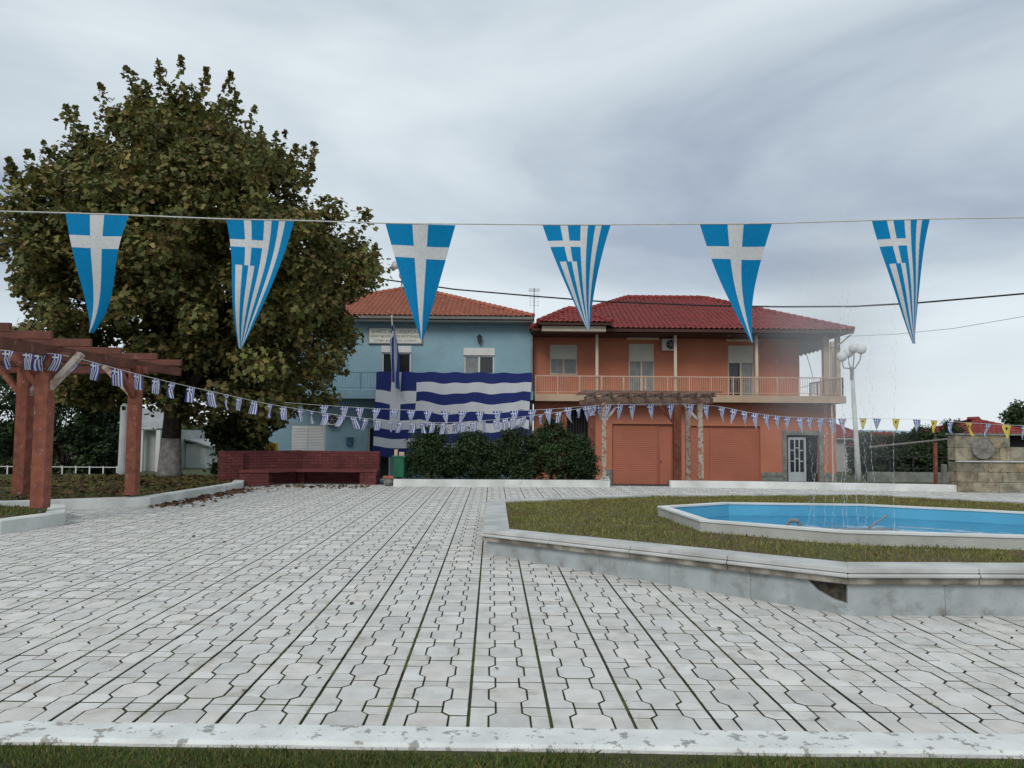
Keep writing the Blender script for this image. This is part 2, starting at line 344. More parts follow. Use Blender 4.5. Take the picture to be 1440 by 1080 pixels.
# ------------------------------------------------------------------ plaza paving
SL = .486
O = G(657.5, 1025); A_ = (G(689.5, 640)-O); A_.z = 0; A_.normalize()
T_ = G(1440, 1033)-G(0, 1014); T_.z = 0; T_.normalize()
kin0, kin1 = G(0, 1014), G(1440, 1033); kout0, kout1 = G(0, 1038), G(1440, 1061)
def ext(a, b, s): d = (b-a); return a-d*s, b+d*s
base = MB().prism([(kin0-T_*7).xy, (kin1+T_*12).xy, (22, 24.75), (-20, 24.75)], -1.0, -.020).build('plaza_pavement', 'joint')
tag(base, kind='structure')
# kerb between paving and foreground grass
m = MB(); a0, a1 = kin0-T_*7, kin1+T_*12; b0, b1 = kout0-T_*7, kout1+T_*12; nseg = 60; vs = []
for i in range(nseg+1):
    t = i/nseg; p = a0.lerp(a1, t); q = b0.lerp(b1, t)+A_*random.uniform(-.012, .012)
    vs += [(p.x, p.y, -.3), (p.x, p.y, .002), (q.x+A_.x*.02, q.y+.02, .004+random.uniform(-.002, .002)), (q.x, q.y, -.014), (q.x, q.y, -.3)]
m.v = vs; m.f = [(5*i+k, 5*i+5+k, 5*i+6+k, 5*i+1+k) for i in range(nseg) for k in range(4)]
tag(m.build('kerb', 'whitewash'), kind='structure')
# foreground lawn
LZ = -.03
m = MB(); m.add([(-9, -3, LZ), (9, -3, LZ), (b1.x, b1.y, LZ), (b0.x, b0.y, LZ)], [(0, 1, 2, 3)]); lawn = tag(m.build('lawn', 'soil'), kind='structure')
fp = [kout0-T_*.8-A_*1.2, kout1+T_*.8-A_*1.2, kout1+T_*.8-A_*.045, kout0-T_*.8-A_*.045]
grass('grass', fp, lambda x, y: LZ, 62000, .042, [(.8, 1.05, .7), (.65, .95, .6), (1.0, 1.1, .8), (.55, .75, .5), (1.5, 1.15, 1.0)], lawn, .0024)
# pool surround outline (outer top edge of the coping) from the photograph
ZC = [.33, .445, .445, .43, .36, .33, .33, .33]
V1, V2 = W(676, 745, 10.9), W(1192, 792, 7.35)
pool_out = [V1.xy, V2.xy, Vector((6.9, 7.45)), Vector((9.9, 10.6)), G(1440, 705, .34).xy+Vector((1.0, -.9)), G(1212, 692.5, .33).xy, G(905, 694, .33).xy, G(682, 703, .33).xy]
# slab pattern: nine raised pads on each slab, unit coordinates
g = .010/SL
def octa(x0, x1, y0, y1, cl=(0, 0, 0, 0)):
    """rectangle with the flagged corners (left-near, right-near, right-far, left-far) cut"""
    p = []
    for k, (x, y, sx, sy) in enumerate(((x0, y0, 1, 1), (x1, y0, -1, 1), (x1, y1, -1, -1), (x0, y1, 1, -1))):
        if cl[k]: q = [(x, y+sy*CY_), (x+sx*CX_, y)]; p += q if k in (0, 2) else q[::-1]
        else: p.append((x, y))
    return p
aw, bw, dl_ = .255, .165, .05; CX_, CY_ = aw-bw, 2*dl_
sh = .0125; sv = .0095
ylo, yhi = .25-dl_, .75+dl_
PADS = [('octagon_paver', octa(.5-aw+sh, .5+aw-sh, ylo+sv, yhi-sv, (1, 1, 1, 1))),
        ('side_paver', octa(g, .5-aw-sh, .25+dl_+sv, .75-dl_-sv)), ('side_paver', octa(.5+aw+sh, 1-g, .25+dl_+sv, .75-dl_-sv)),
        ('middle_paver', octa(.5-bw+sh, .5+bw-sh, g*.8, ylo-sv)), ('middle_paver', octa(.5-bw+sh, .5+bw-sh, yhi+sv, 1-g*.8)),
        ('corner_paver', octa(g, .5-bw-sh, g*.8, .25+dl_-sv, (0, 0, 1, 0))), ('corner_paver', octa(.5+bw+sh, 1-g, g*.8, .25+dl_-sv, (0, 0, 0, 1))),
        ('corner_paver', octa(g, .5-bw-sh, .75-dl_+sv, 1-g*.8, (0, 1, 0, 0))), ('corner_paver', octa(.5+bw+sh, 1-g, .75-dl_+sv, 1-g*.8, (1, 0, 0, 0)))]
def shrink(p, d):
    cx = sum(q[0] for q in p)/len(p); cy = sum(q[1] for q in p)/len(p); o = []
    for x, y in p: o.append((x-math.copysign(min(d, abs(x-cx)), x-cx), y-math.copysign(min(d, abs(y-cy)), y-cy)))
    return o
def pad_geo(p, bev):
    n = len(p); top = shrink(p, .007) if bev else p
    to = lambda q, z: (T_*(q[0]*SL)+A_*(q[1]*SL))+Vector((0, 0, z))
    vs = [to(q, -.022) for q in p]; fs = []
    if bev:
        vs += [to(q, -.003) for q in p]+[to(q, 0) for q in top]
        fs = [(i, (i+1) % n, n+(i+1) % n, n+i) for i in range(n)]+[(n+i, n+(i+1) % n, 2*n+(i+1) % n, 2*n+i) for i in range(n)]+[tuple(range(2*n, 3*n))]
    else:
        vs += [to(q, 0) for q in p]; fs = [(i, (i+1) % n, n+(i+1) % n, n+i) for i in range(n)]+[tuple(range(n, 2*n))]
    return vs, fs
PG = {True: [pad_geo(p, True) for _, p in PADS], False: [pad_geo(p, False) for _, p in PADS]}
slabs = []
inner = offset(pool_out, .35)
for j in range(0, 44):
    for i in range(-32, 36):
        o = O+T_*(i*SL)+A_*((j-.25)*SL); c = o+T_*SL/2+A_*SL/2
        if c.y > 24.6 or abs(c.x) > c.y*.67+1.2 or c.x < -10.2 or in_poly(c.x, c.y, inner): continue
        slabs.append((c.length, j, o))
slabs.sort(key=lambda s: s[0])
def tintv():
    t = random.gauss(1, .05); q = random.gauss(0, .007); return (t*(1+q), t, t*(1-q*1.5))
variants = {}
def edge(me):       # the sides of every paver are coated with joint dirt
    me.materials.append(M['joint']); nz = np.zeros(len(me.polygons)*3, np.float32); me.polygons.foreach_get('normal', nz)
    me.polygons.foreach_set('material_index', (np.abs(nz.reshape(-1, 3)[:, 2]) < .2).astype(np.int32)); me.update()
for k, (nm, p) in enumerate(PADS):
    variants[k] = []
    for r in range(7):
        mb = MB(); cvec = T_*(SL*sum(q[0] for q in p)/len(p))+A_*(SL*sum(q[1] for q in p)/len(p))
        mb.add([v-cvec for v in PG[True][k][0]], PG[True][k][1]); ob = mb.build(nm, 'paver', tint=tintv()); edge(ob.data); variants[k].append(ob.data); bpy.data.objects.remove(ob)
    variants[(k, 'c')] = cvec
cnt = {}; stuff = MB(); stint = []
for d, j, o in slabs:
    for k, (nm, p) in enumerate(PADS):
        if j == 0 and p[0][1] < .2 and max(q[1] for q in p) < .32: continue      # that half row lies under the kerb
        if cnt.get(nm, 0) < 290:
            cnt[nm] = cnt.get(nm, 0)+1
            ob = bpy.data.objects.new(nm, random.choice(variants[k])); COL.objects.link(ob); ob.parent = base
            ob.location = o+variants[(k, 'c')]+Vector((0, 0, random.uniform(-.004, .0005))); ob.rotation_euler = (random.gauss(0, .007), random.gauss(0, .007), random.gauss(0, .008))
        else:
            vs, fs = PG[d < 9][k]; dz = random.uniform(-.003, .0005); tv = tintv()
            stuff.add([(v.x+o.x, v.y+o.y, dz+v.z) for v in vs], fs); stint += [tv]*len(vs)
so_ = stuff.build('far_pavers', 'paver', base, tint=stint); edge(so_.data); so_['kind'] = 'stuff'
# ------------------------------------------------------------------ planted islands on the left and kerbs at the back
def strip(name, pts, wdt, z0, z1, m='whitekerb', side=1, parent=None):
    """low wall along a polyline, its outer foot on pts, thickness to the left of the direction"""
    L = [Vector(p[:2]) for p in pts]; n = len(L); inn = []
    for i in range(n):
        e0 = (L[i]-L[i-1]).normalized() if i else (L[1]-L[0]).normalized(); e1 = (L[i+1]-L[i]).normalized() if i < n-1 else e0
        nn = (Vector((-e0.y, e0.x))+Vector((-e1.y, e1.x))).normalized(); inn.append(L[i]+nn*wdt*side/max(.4, nn.dot(Vector((-e0.y, e0.x)))))
    z1s = z1 if isinstance(z1, list) else [z1]*n
    mb = MB()
    for i in range(n): mb.v += [(L[i].x, L[i].y, z0), (L[i].x, L[i].y, z1s[i]), (inn[i].x, inn[i].y, z1s[i]), (inn[i].x, inn[i].y, z0)]
    for i in range(n-1):
        for k in range(4): mb.f.append((4*i+k, 4*i+4+k, 4*i+4+(k+1) % 4, 4*i+(k+1) % 4))
    mb.f += [(0, 1, 2, 3), (4*n-1, 4*n-2, 4*n-3, 4*n-4)]
    return tag(mb.build(name, m, parent, bevel=.012), kind='structure'), inn
p1 = [Vector((-18, 15.6)), G(0, 720), G(211, 712), G(340, 687), Vector((-8.75, 26.2))]
strip('kerb', p1, .3, -.05, [.2, .2, .2, .17, .15])
bed = MB().prism([p.xy if hasattr(p, 'xy') else p for p in [Vector((-30, 15.8)), p1[1]+Vector((0, .2, 0)), p1[2]+Vector((-.1, .2, 0)), p1[3]+Vector((-.2, .1, 0)), Vector((-8.95, 26.3)), Vector((-30, 26.3))]], -.3, .12).build('planted_bed', 'soil')
tag(bed, kind='structure')
bp_ = [Vector((-16, 15.9)), p1[1].xy+Vector((0, .3)), p1[2].xy+Vector((-.2, .3)), p1[3].xy+Vector((-.3, .1)), Vector((-9.1, 26.2)), Vector((-16, 26.2))]
grass('grass', bp_, lambda x, y: .12, 16000, .07, GREEN, bed, .005)
n = 1300; C = np.stack([rng.uniform(-15, -8, n), rng.uniform(16, 26, n), np.full(n, .17)], 1); C = C[[in_poly(c[0], c[1], bp_) for c in C]]
Nn = rng.normal(size=(len(C), 3))*.35; Nn[:, 2] = 1
o = leaves('fallen_leaves', 'leaf', C, unit(Nn), rng.uniform(.08, .16, len(C)), LEAF, pick([(.10, .05, .025), (.16, .09, .04), (.07, .04, .025), (.2, .13, .05)], len(C)), bed); o['kind'] = 'stuff'
p2 = [Vector((-16, G(0, 752).y)), G(0, 752), G(91, 738), G(93, 724)]
strip('kerb', p2, .3, -.05, .215)
bed2 = MB().prism([(-16, p2[1].y+.2), (p2[1].x, p2[1].y+.2), (p2[2].x-.2, p2[2].y+.2), (p2[3].x-.2, p2[3].y), (-16, 14.6)], -.3, .15).build('planted_bed', 'soil'); tag(bed2, kind='structure')
grass('grass', [(-12, p2[1].y+.3), (p2[2].x-.3, p2[2].y+.3), (p2[3].x-.3, p2[3].y), (-12, 14.5)], lambda x, y: .15, 5000, .07, GREEN, bed2, .005)
# kerbs at the back of the square
kL = [G(553, 684), G(858, 685.5)]; strip('kerb', kL, .28, -.1, .21)
strip('kerb', [kL[1], kL[1]+Vector((.25, 2.3, 0))], .28, -.9, .21)
kR = [G(943, 685.5), G(1050, 686.5), G(1358, 692)]; strip('kerb', kR, .3, -.1, .2)
MB().prism([(kL[0].x+.05, kL[0].y+.25), (kL[1].x-.2, kL[1].y+.25), (kL[1].x-.2, 26.2), (kL[0].x+.05, 26.2)], -.9, .12).build('shrub_bed', 'soil')['kind'] = 'structure'
MB().prism([(kR[0].x+.3, kR[0].y+.25), (kR[1].x, kR[1].y+.25), (kR[2].x, kR[2].y+.25), (kR[2].x, 26.2), (kR[0].x+.3, 26.2)], -.9, .1).build('shrub_bed', 'soil')['kind'] = 'structure'
# drifted dead leaves along the kerbs and here and there on the paving
pts = []
for _ in range(420):
    t = random.random(); a, b = p1[2], p1[3]; p = a.lerp(b, t); pts.append((p.x+abs(random.gauss(0, .35))+.03, p.y-abs(random.gauss(0, .25))-.03, .012))
for _ in range(260): pts.append((random.uniform(-9, -4.2), 23.4+random.gauss(0, .35), .012))
for _ in range(46): y = random.uniform(5, 22); pts.append((random.uniform(-.6, .35)*y, y, .01))
C = np.array(pts); Nn = rng.normal(size=(len(C), 3))*.3; Nn[:, 2] = 1; sz = rng.uniform(.05, .13, len(C)); sz[-46:] = rng.uniform(.03, .06, 46)
o = leaves('fallen_leaves', 'leaf', C, unit(Nn), sz, LEAF, pick([(.13, .065, .03), (.09, .045, .03), (.2, .12, .05)], len(C))); tag(o, 'brown fallen leaves scattered over the paving', 'leaves', kind='stuff')
# tufts in the joints
pts = []
for _ in range(120):
    i = random.randint(-8, 10); s = random.uniform(.2, 7); c = O+T_*(i*SL)+A_*s
    for _ in range(26): q = c+A_*random.gauss(0, .07)+T_*random.gauss(0, .006); pts.append((q.x, q.y, -.012))
B = np.array(pts); nB = len(B); top = B+np.stack([rng.normal(size=nB)*.012, rng.normal(size=nB)*.012, rng.uniform(.008, .03, nB)], 1)
V = np.stack([B-[.003, 0, 0], B+[.003, 0, 0], top], 1)
o = npmesh('joint_grass', 'blade', V.reshape(-1, 3), np.arange(nB*3).reshape(nB, 3), 3, np.repeat(pick(GREEN, nB), 3, axis=0), base); o['kind'] = 'stuff'
# ------------------------------------------------------------------ pool with its marble surround
sur = thing('pool_surround', 'low marble walled surround with overhanging coping around the grassed pool island', 'low wall', (4.5, 12.5, 0))
np_ = len(pool_out); ins = offset(pool_out, .40); foot = offset(pool_out, .09); foot_in = offset(pool_out, .30); lip = offset(pool_out, .035); nose = offset(pool_out, -.02)
def lz(i, t): return ZC[i]+(ZC[(i+1) % np_]-ZC[i])*t
for i in range(np_):
    k = (i+1) % np_; L = (pool_out[k]-pool_out[i]).length; ns_ = max(1, round(L/1.25))
    for s in range(ns_):
        e = .003/L; t0, t1 = s/ns_+(e if s else 0), (s+1)/ns_-(e if s < ns_-1 else 0)
        q = lambda P, t: P[i].lerp(P[k], t)
        def seg(Pa, Pb, d0, d1): return MB().prism([q(Pa, t0), q(Pa, t1), q(Pb, t1), q(Pb, t0)], [lz(i, t0)+d0, lz(i, t1)+d0, lz(i, t1)+d0, lz(i, t0)+d0], [lz(i, t0)+d1, lz(i, t1)+d1, lz(i, t1)+d1, lz(i, t0)+d1])
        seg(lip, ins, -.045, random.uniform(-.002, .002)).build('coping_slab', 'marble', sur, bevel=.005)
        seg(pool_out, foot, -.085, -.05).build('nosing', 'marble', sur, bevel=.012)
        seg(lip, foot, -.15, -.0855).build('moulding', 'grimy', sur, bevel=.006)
    ns_ = max(1, round(L/.95))
    for s in range(ns_):
        e = .002/L; t0, t1 = s/ns_+(e if s else 0), (s+1)/ns_-(e if s < ns_-1 else 0)
        q = lambda P, t: P[i].lerp(P[k], t)
        a, b2 = q(foot, t0), q(foot, t1); back = (q(foot_in, .5)-q(foot, .5)).normalized()*.03
        z0, z1 = lz(i, t0)-.15, lz(i, t1)-.15
        if i == 0 and s == ns_-1:            # the broken panel at the corner
            prof = [(0, -.02), (1, -.02), (1, z1*.36), (.86, z1*.44), (.70, z1*.66), (.60, z1*.98), (0, z0)]
        else: prof = [(0, -.02), (1, -.02), (1, z1), (0, z0)]
        mb = MB(); nn = len(prof); vs = []
        for off in (Vector((0, 0)), back):
            for (u, z) in prof: p = a.lerp(b2, u)+off; vs.append((p.x, p.y, z))
        mb.add(vs, [tuple(range(nn)), tuple(range(2*nn-1, nn-1, -1))]+[(j, j+nn, (j+1) % nn+nn, (j+1) % nn) for j in range(nn)])
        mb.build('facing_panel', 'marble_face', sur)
core = offset(pool_out, .121)
mb = MB(); coi = offset(pool_out, .33); vs = []
for i in range(np_): vs += [(core[i].x, core[i].y, -.02), (core[i].x, core[i].y, ZC[i]-.0865), (coi[i].x, coi[i].y, ZC[i]-.0865), (coi[i].x, coi[i].y, -.02)]
mb.v = vs; mb.f = [(4*i+k, 4*((i+1) % np_)+k, 4*((i+1) % np_)+k+1, 4*i+k+1) for i in range(np_) for k in range(3)]
tag(mb.build('core', 'rubble', sur), label='dark rubble core showing at the broken corner')
# grass inside
rim_px = [(925.5, 711.5, .54), (985, 731, .55), (1185, 746.7, .56)]
rim = [G(*p).xy for p in rim_px]+[Vector((6.3, 8.85)), Vector((7.7, 10.2)), G(1440, 724, .50).xy+Vector((.6, .3)), G(1375, 716, .5).xy, G(1212, 708.5, .5).xy, G(1018, 706, .51).xy]
RZ = [.54, .55, .56, .56, .54, .5, .5, .5, .51]
from mathutils.geometry import delaunay_2d_cdt
ins2 = offset(pool_out, .34); rq = offset(rim, .05); zs_ = [z-.045 for z in ZC]+[.385, .395, .40, .40, .385, .36, .35, .35, .36]
pp = list(ins2)+list(rq); n8, n9 = len(ins2), len(rq)
ed = [(i, (i+1) % n8) for i in range(n8)]+[(n8+i, n8+(i+1) % n9) for i in range(n9)]
res = delaunay_2d_cdt(pp, ed, [], 1, 1e-5)
gz = MB(); gz.v = [(p.x, p.y, zs_[res[3][i][0]]) for i, p in enumerate(res[0])]
gz.f = [tuple(f) for f in res[2] if not in_poly(sum(res[0][i].x for i in f)/3, sum(res[0][i].y for i in f)/3, rq)]
plawn = tag(gz.build('lawn', 'lawnsoil'), kind='structure')
from mathutils.bvhtree import BVHTree
bv = BVHTree.FromPolygons([Vector(v) for v in gz.v], gz.f)
def zl(x, y):
    h = bv.ray_cast(Vector((x, y, 3)), Vector((0, 0, -1))); return h[0].z if h[0] else .3
nr = len(rim); rin = offset(rim, .14)
def shell(Pa, za, Pb, zb):
    mb = MB(); n = len(Pa); mb.v = [(p.x, p.y, za[i]) for i, p in enumerate(Pa)]+[(p.x, p.y, zb[i]) for i, p in enumerate(Pb)]
    mb.f = [(i, (i+1) % n, n+(i+1) % n, n+i) for i in range(n)]; return mb
pool = thing('fountain_pool', 'octagonal fountain basin with white rim and bright blue painted inside', 'pool', (rim[2].x, 10.8, .35))
shell(rim, [.2]*nr, rim, [z-.012 for z in RZ]).build('outer_wall', 'poolwall', pool)
a = offset(rim, -.015); mb = MB(); vs = []
for i in range(nr): vs += [(a[i].x, a[i].y, RZ[i]-.025), (a[i].x, a[i].y, RZ[i]), (rin[i].x, rin[i].y, RZ[i]), (rin[i].x, rin[i].y, RZ[i]-.025)]
mb.v = vs; mb.f = [(4*i+k, 4*((i+1) % nr)+k, 4*((i+1) % nr)+(k+1) % 4, 4*i+(k+1) % 4) for i in range(nr) for k in range(4)]
mb.build('rim', 'pooledge', pool)
r2 = offset(rim, .125); shell(r2, [z-.02 for z in RZ], r2, [.12]*nr).build('inner_wall', 'poolblue', pool)
mb = MB(); mb.add([(p.x, p.y, .12) for p in r2], [tuple(range(nr))]); mb.build('basin_floor', 'poolblue', pool)
mb = MB(); mb.add([(p.x, p.y, .30) for p in r2], [tuple(range(nr))]); mb.build('water_surface', 'water', pool)
# pump pipe bend, slanting pipe
pc = W(1116, 738, 9.9)
tag(MB().tube([(pc.x-.07, pc.y, .12), (pc.x-.07, pc.y, .57), (pc.x-.03, pc.y, .61), (pc.x+.05, pc.y, .60), (pc.x+.08, pc.y, .56), (pc.x+.08, pc.y, .12)], .028, 8).build('pump_pipe', 'grey'), 'short grey bent pump pipe standing in the blue basin', 'pipe')
q0, q1 = G(1222, 742, .32), W(1248, 724, G(1222, 742, .32).y+.5)
tag(MB().tube([(q0.x, q0.y, .13), q0, q1], .014, 6).tube([(q0.x-.5, q0.y-.05, .3), (q0.x+.35, q0.y, .3)], .016, 6).build('nozzle_pipe', 'grey'), 'thin slanting grey nozzle pipe rising from the basin water', 'pipe')
mask = lambda x, y: not in_poly(x, y, rim)
grass_poly = [(p.x, p.y) for p in offset(pool_out, .42)]
cellg = []
def zlm(x, y): return zl(x, y) if mask(x, y) else -.5
go = grass('grass', grass_poly, zlm, 62000, .05, [(1.35, 1.2, 1), (1.2, 1.2, 1), (1.9, 1.45, 1.4), (1.5, 1.3, 1.1), (2.2, 1.7, 1.8)], plawn, .0028)
# water jets: thin uneven streams, droplets and drifting mist
jets = [(1133, 1160, 600, 10.4), (1160, 1162, 540, 10.8), (1172, 1175, 480, 10.9), (1186, 1186, 250, 10.6), (1192, 1180, 420, 10.3), (1207, 1188, 330, 10.7), (1219, 1212, 560, 11.1), (1229, 1222, 470, 10.7), (1257, 1257, 330, 10.9), (1146, 1140, 620, 11.2)]
for (px0, px1, ptop, dd) in jets:
    a, b2 = W(px0, 738, dd), W(px1, ptop, dd); a.z = .31; mb = MB(); L = b2-a; z = 0; jp = []; jr = []
    while z < 1:
        ln = random.uniform(.006, .035)*(1-.5*z); p = a+L*z; q = a+L*min(1, z+ln); jx = random.gauss(0, .008+.02*z)
        jp += [(p.x+jx, p.y, p.z), (p.x+jx, p.y, (p.z+q.z)/2), (q.x+jx, q.y, q.z)]; jr += [.0008, .0035, .0008]; z += ln*random.uniform(1.02, 1.5+2*z)
    mb.tube(jp, jr, 5)
    tag(mb.build('water_jet', 'spray'), 'thin broken stream of water rising from the blue fountain basin', 'water jet', 'fountain jets')
ico = [(0, 0, 1), (1, 0, 0), (0, 1, 0), (-1, 0, 0), (0, -1, 0), (0, 0, -1)]; icf = [(0, 1, 2), (0, 2, 3), (0, 3, 4), (0, 4, 1), (5, 2, 1), (5, 3, 2), (5, 4, 3), (5, 1, 4)]
n = 6000; jx = W(1190, 600, 10.7).x
ph = rng.uniform(0, 1, n)**.8; zc = .4+ph*5.0; sp = .12+.75*np.sqrt(np.clip(ph, 0, 1))
cxx = jx-.25*ph+rng.normal(size=n)*sp*.75; cyy = 10.7+rng.normal(size=n)*sp*.7; rr = rng.uniform(.0012, .0034, n)
V = np.array(ico)[None]*rr[:, None, None]*np.array([1, 1, 1.5]); V = V+np.stack([cxx, cyy, zc], 1)[:, None]
Fi = (np.array(icf)[None]+6*np.arange(n)[:, None, None]).reshape(-1, 3)
o = npmesh('spray_droplets', 'spray', V.reshape(-1, 3), Fi, 3); tag(o, 'fine falling droplets of fountain spray above the basin', 'spray', kind='stuff')
mi = MB().sphere((0, 0, 0), 1.5, 20, 14, 1.8).build('mist', 'mist', smooth=True); mi.location = (jx-.15, 10.7, 3.02); tag(mi, 'faint white mist drifting around the fountain jets', 'mist', kind='stuff')
#--SECTION2--
# ------------------------------------------------------------------ buildings
def wall(parent, name, m, x0, x1, z0, z1, y, th, holes):
    """front wall (facing -y) with real openings (x0,x1,z0,z1)"""
    xs = sorted({x0, x1, *[h[0] for h in holes], *[h[1] for h in holes]}); zs = sorted({z0, z1, *[h[2] for h in holes], *[h[3] for h in holes]})
    mb = MB(); ins_ = lambda x, z: any(h[0] < x < h[1] and h[2] < z < h[3] for h in holes)
    for i in range(len(xs)-1):
        for j in range(len(zs)-1):
            if ins_((xs[i]+xs[i+1])/2, (zs[j]+zs[j+1])/2): continue
            mb.add([(xs[i], y, zs[j]), (xs[i+1], y, zs[j]), (xs[i+1], y, zs[j+1]), (xs[i], y, zs[j+1])], [(0, 1, 2, 3)])
    for (a, b, c, d) in holes:
        mb.add([(a, y, c), (b, y, c), (b, y, d), (a, y, d), (a, y+th, c), (b, y+th, c), (b, y+th, d), (a, y+th, d)], [(0, 4, 5, 1), (1, 5, 6, 2), (2, 6, 7, 3), (3, 7, 4, 0)])
    return mb.build(name, m, parent)
def window(parent, x0, x1, z0, z1, y, roll=0, box=0, leaves_=2, fm='white', name='window', pm='glass', curtain=None):
    """frame proud in its opening, roller box on top, part-lowered shutter, panes"""
    f = .07; zt = z1-box; yy = y+.06
    mb = MB().box(x0, x0+f, yy, yy+.07, z0, zt).box(x1-f, x1, yy, yy+.07, z0, zt).box(x0+f, x1-f, yy+.001, yy+.069, zt-f, zt-.001).box(x0+f, x1-f, yy+.001, yy+.069, z0+.001, z0+f)
    for k in range(1, leaves_):
        xm = x0+(x1-x0)*k/leaves_; mb.box(xm-f*.6, xm+f*.6, yy-.004, yy+.066, z0+f, zt-f)
    fr = mb.build(name, fm, parent)
    if box: MB().box(x0-.03, x1+.03, y-.035, y+.1, zt, z1).build('roller_box', fm, fr, bevel=.008)
    for k in range(leaves_):
        a, b = x0+(x1-x0)*k/leaves_+f*.7, x0+(x1-x0)*(k+1)/leaves_-f*.7
        MB().box(a, b, yy+.03, yy+.04, z0+f*.8, zt-f*.8).build('pane', 'curtain' if curtain and k in curtain else pm, fr)
    if roll:
        zr = zt-(zt-z0)*roll; mb = MB(); z = zr; i = 0
        while z < zt-.02: mb.box(x0+.03, x1-.03, yy-.035+(.006 if i % 2 else 0), yy-.008, z, min(z+.055, zt)); z += .055; i += 1
        o = mb.build('roller_shutter', 'shutter', fr); o['kind'] = 'stuff'
    return fr
def hip(parent, x0, x1, y0, y1, ze, zr, inset, m, tw=.24, tl=.36, under='soffit', th=.10, name='roof'):
    """hip roof: slab, courses of curved tiles, ridge and hip caps"""
    ym = (y0+y1)/2; ra, rb = x0+inset, x1-inset
    c = [Vector((x0, y0, ze)), Vector((x1, y0, ze)), Vector((x1, y1, ze)), Vector((x0, y1, ze))]; r = [Vector((ra, ym, zr)), Vector((rb, ym, zr))]
    mb = MB(); mb.add([*c, *r, *[v-Vector((0, 0, th)) for v in c]], [(0, 1, 5, 4), (1, 2, 5), (2, 3, 4, 5), (3, 0, 4), (9, 8, 7, 6), (6, 7, 1, 0), (7, 8, 2, 1), (8, 9, 3, 2), (9, 6, 0, 3)])
    roof = mb.build(name, under, parent)
    V, Fc = [], []
    for quad in ((c[0], c[1], r[1], r[0]), (c[1], c[2], r[1], r[1]), (c[3], c[0], r[0], r[0])):
        e = (quad[1]-quad[0]); L = e.length; e.normalize(); mid = (quad[2]+quad[3])/2-quad[0]; up = mid-e*mid.dot(e); hgt = up.length; up.normalize(); nn = e.cross(up)
        if nn.z < 0: nn = -nn
        s0 = (quad[3]-quad[0]).dot(e)/hgt; s1 = (L-(quad[2]-quad[0]).dot(e))/hgt
        rows = int(hgt/tl)+1
        for j in range(rows):
            h0 = j*tl; h1 = min(h0+tl*1.08, hgt+.03); n = int((L)/tw)
            for i in range(n):
                u = (i+.5)*tw*(L/(n*tw))
                if u < s0*(h0+tl*.5)-tw*.3 or u > L-s1*(h0+tl*.5)+tw*.3: continue
                jt = random.gauss(0, .004); k0 = len(V)
                for hh, lift in ((h0-.03, .045), (h1, .018)):
                    for q in range(5):
                        uu = (q/4-.5)*tw*1.02; zz_ = math.cos((q/4-.5)*math.pi*1.0)*.06+(0 if q not in (0, 4) else -.01)
                        V.append(quad[0]+e*(u+uu+jt)+up*hh+nn*(zz_+lift+jt))
                Fc += [(k0+q, k0+q+1, k0+6+q, k0+5+q) for q in range(4)]
    npmesh('roof_tiles', m, [tuple(v) for v in V], Fc, 4, None, roof)['kind'] = 'stuff'
    mb = MB()
    for a, b in ((c[0], r[0]), (c[1], r[1]), (r[0], r[1]), (c[2], r[1]), (c[3], r[0])):
        n = max(1, int((b-a).length/.38))
        for i in range(n):
            p, q = a.lerp(b, i/n)+Vector((0, 0, .07)), a.lerp(b, (i+1.1)/n)+Vector((0, 0, .05)); mb.tube([p, q], [.125, .105], 8)
    mb.build('ridge_caps', m, roof)['kind'] = 'stuff'
    return roof
def railing(parent, pts, z0, z1, m, gap, post, name='railing'):
    """top and bottom rail, posts, thin bars"""
    mb = MB(); bars = MB()
    for a, b in zip(pts[:-1], pts[1:]):
        a, b = Vector((*a, 0)), Vector((*b, 0)); L = (b-a).length
        for z, h in ((z1-.02, .05), (z0+.10, .03)): mb.beam(a+Vector((0, 0, z)), b+Vector((0, 0, z)), .04, h)
        n = int(L/gap)
        for i in range(n+1): p = a.lerp(b, i/n); bars.box(p.x-.008, p.x+.008, p.y-.008, p.y+.008, z0+.1, z1-.03)
        n = max(1, round(L/post))
        for i in range(n+1): p = a.lerp(b, i/n); mb.box(p.x-.025, p.x+.025, p.y-.025, p.y+.025, z0, z1+.005)
    o = mb.build(name, m, parent); bars.build('bars', m, o)['kind'] = 'stuff'; return o
# --- blue municipal building
YB = 38.0; GZ = STREET-.05
bl = thing('blue_building', 'two storey pale blue municipal building with orange tiled hip roof', 'building', (-5.5, YB, STREET))
xl, xr = W(375, 600, YB).x, 1.02; ztop = 6.95; zsl = 3.58; ys_ = 36.8
def rx(px, d=YB): return W(px, 560, d).x
def rz(py, px=620, d=YB): return W(px, py, d).z
h = [(rx(536), rx(577), zsl, rz(487)), (rx(652), rx(694.5), zsl, rz(489)),
     (rx(411), rx(459), rz(641, 435), rz(598, 435)), (rx(518.5), rx(528), STREET+.1, rz(600, 523)), (rx(451), rx(459), rz(597, 455), rz(580, 455)), (rx(533), rx(550), STREET+.1, rz(600, 540))]
wall(bl, 'front_wall', 'bluewall', xl, xr, GZ, ztop, YB, .25, h)
MB().add([(xl, YB, GZ), (xl, 49.5, GZ), (xl, 49.5, ztop), (xl, YB, ztop), (xr, YB, GZ), (xr, 49.5, GZ), (xr, 49.5, ztop), (xr, YB, ztop)], [(0, 3, 2, 1), (4, 5, 6, 7), (1, 2, 6, 5)]).build('side_walls', 'bluewall', bl)
window(bl, *h[0], YB, box=.32); window(bl, *h[1], YB, box=.36, curtain=(0,))
fr = MB().box(h[2][0], h[2][1], YB+.02, YB+.09, h[2][2], h[2][3]).build('shutters', 'white', bl)
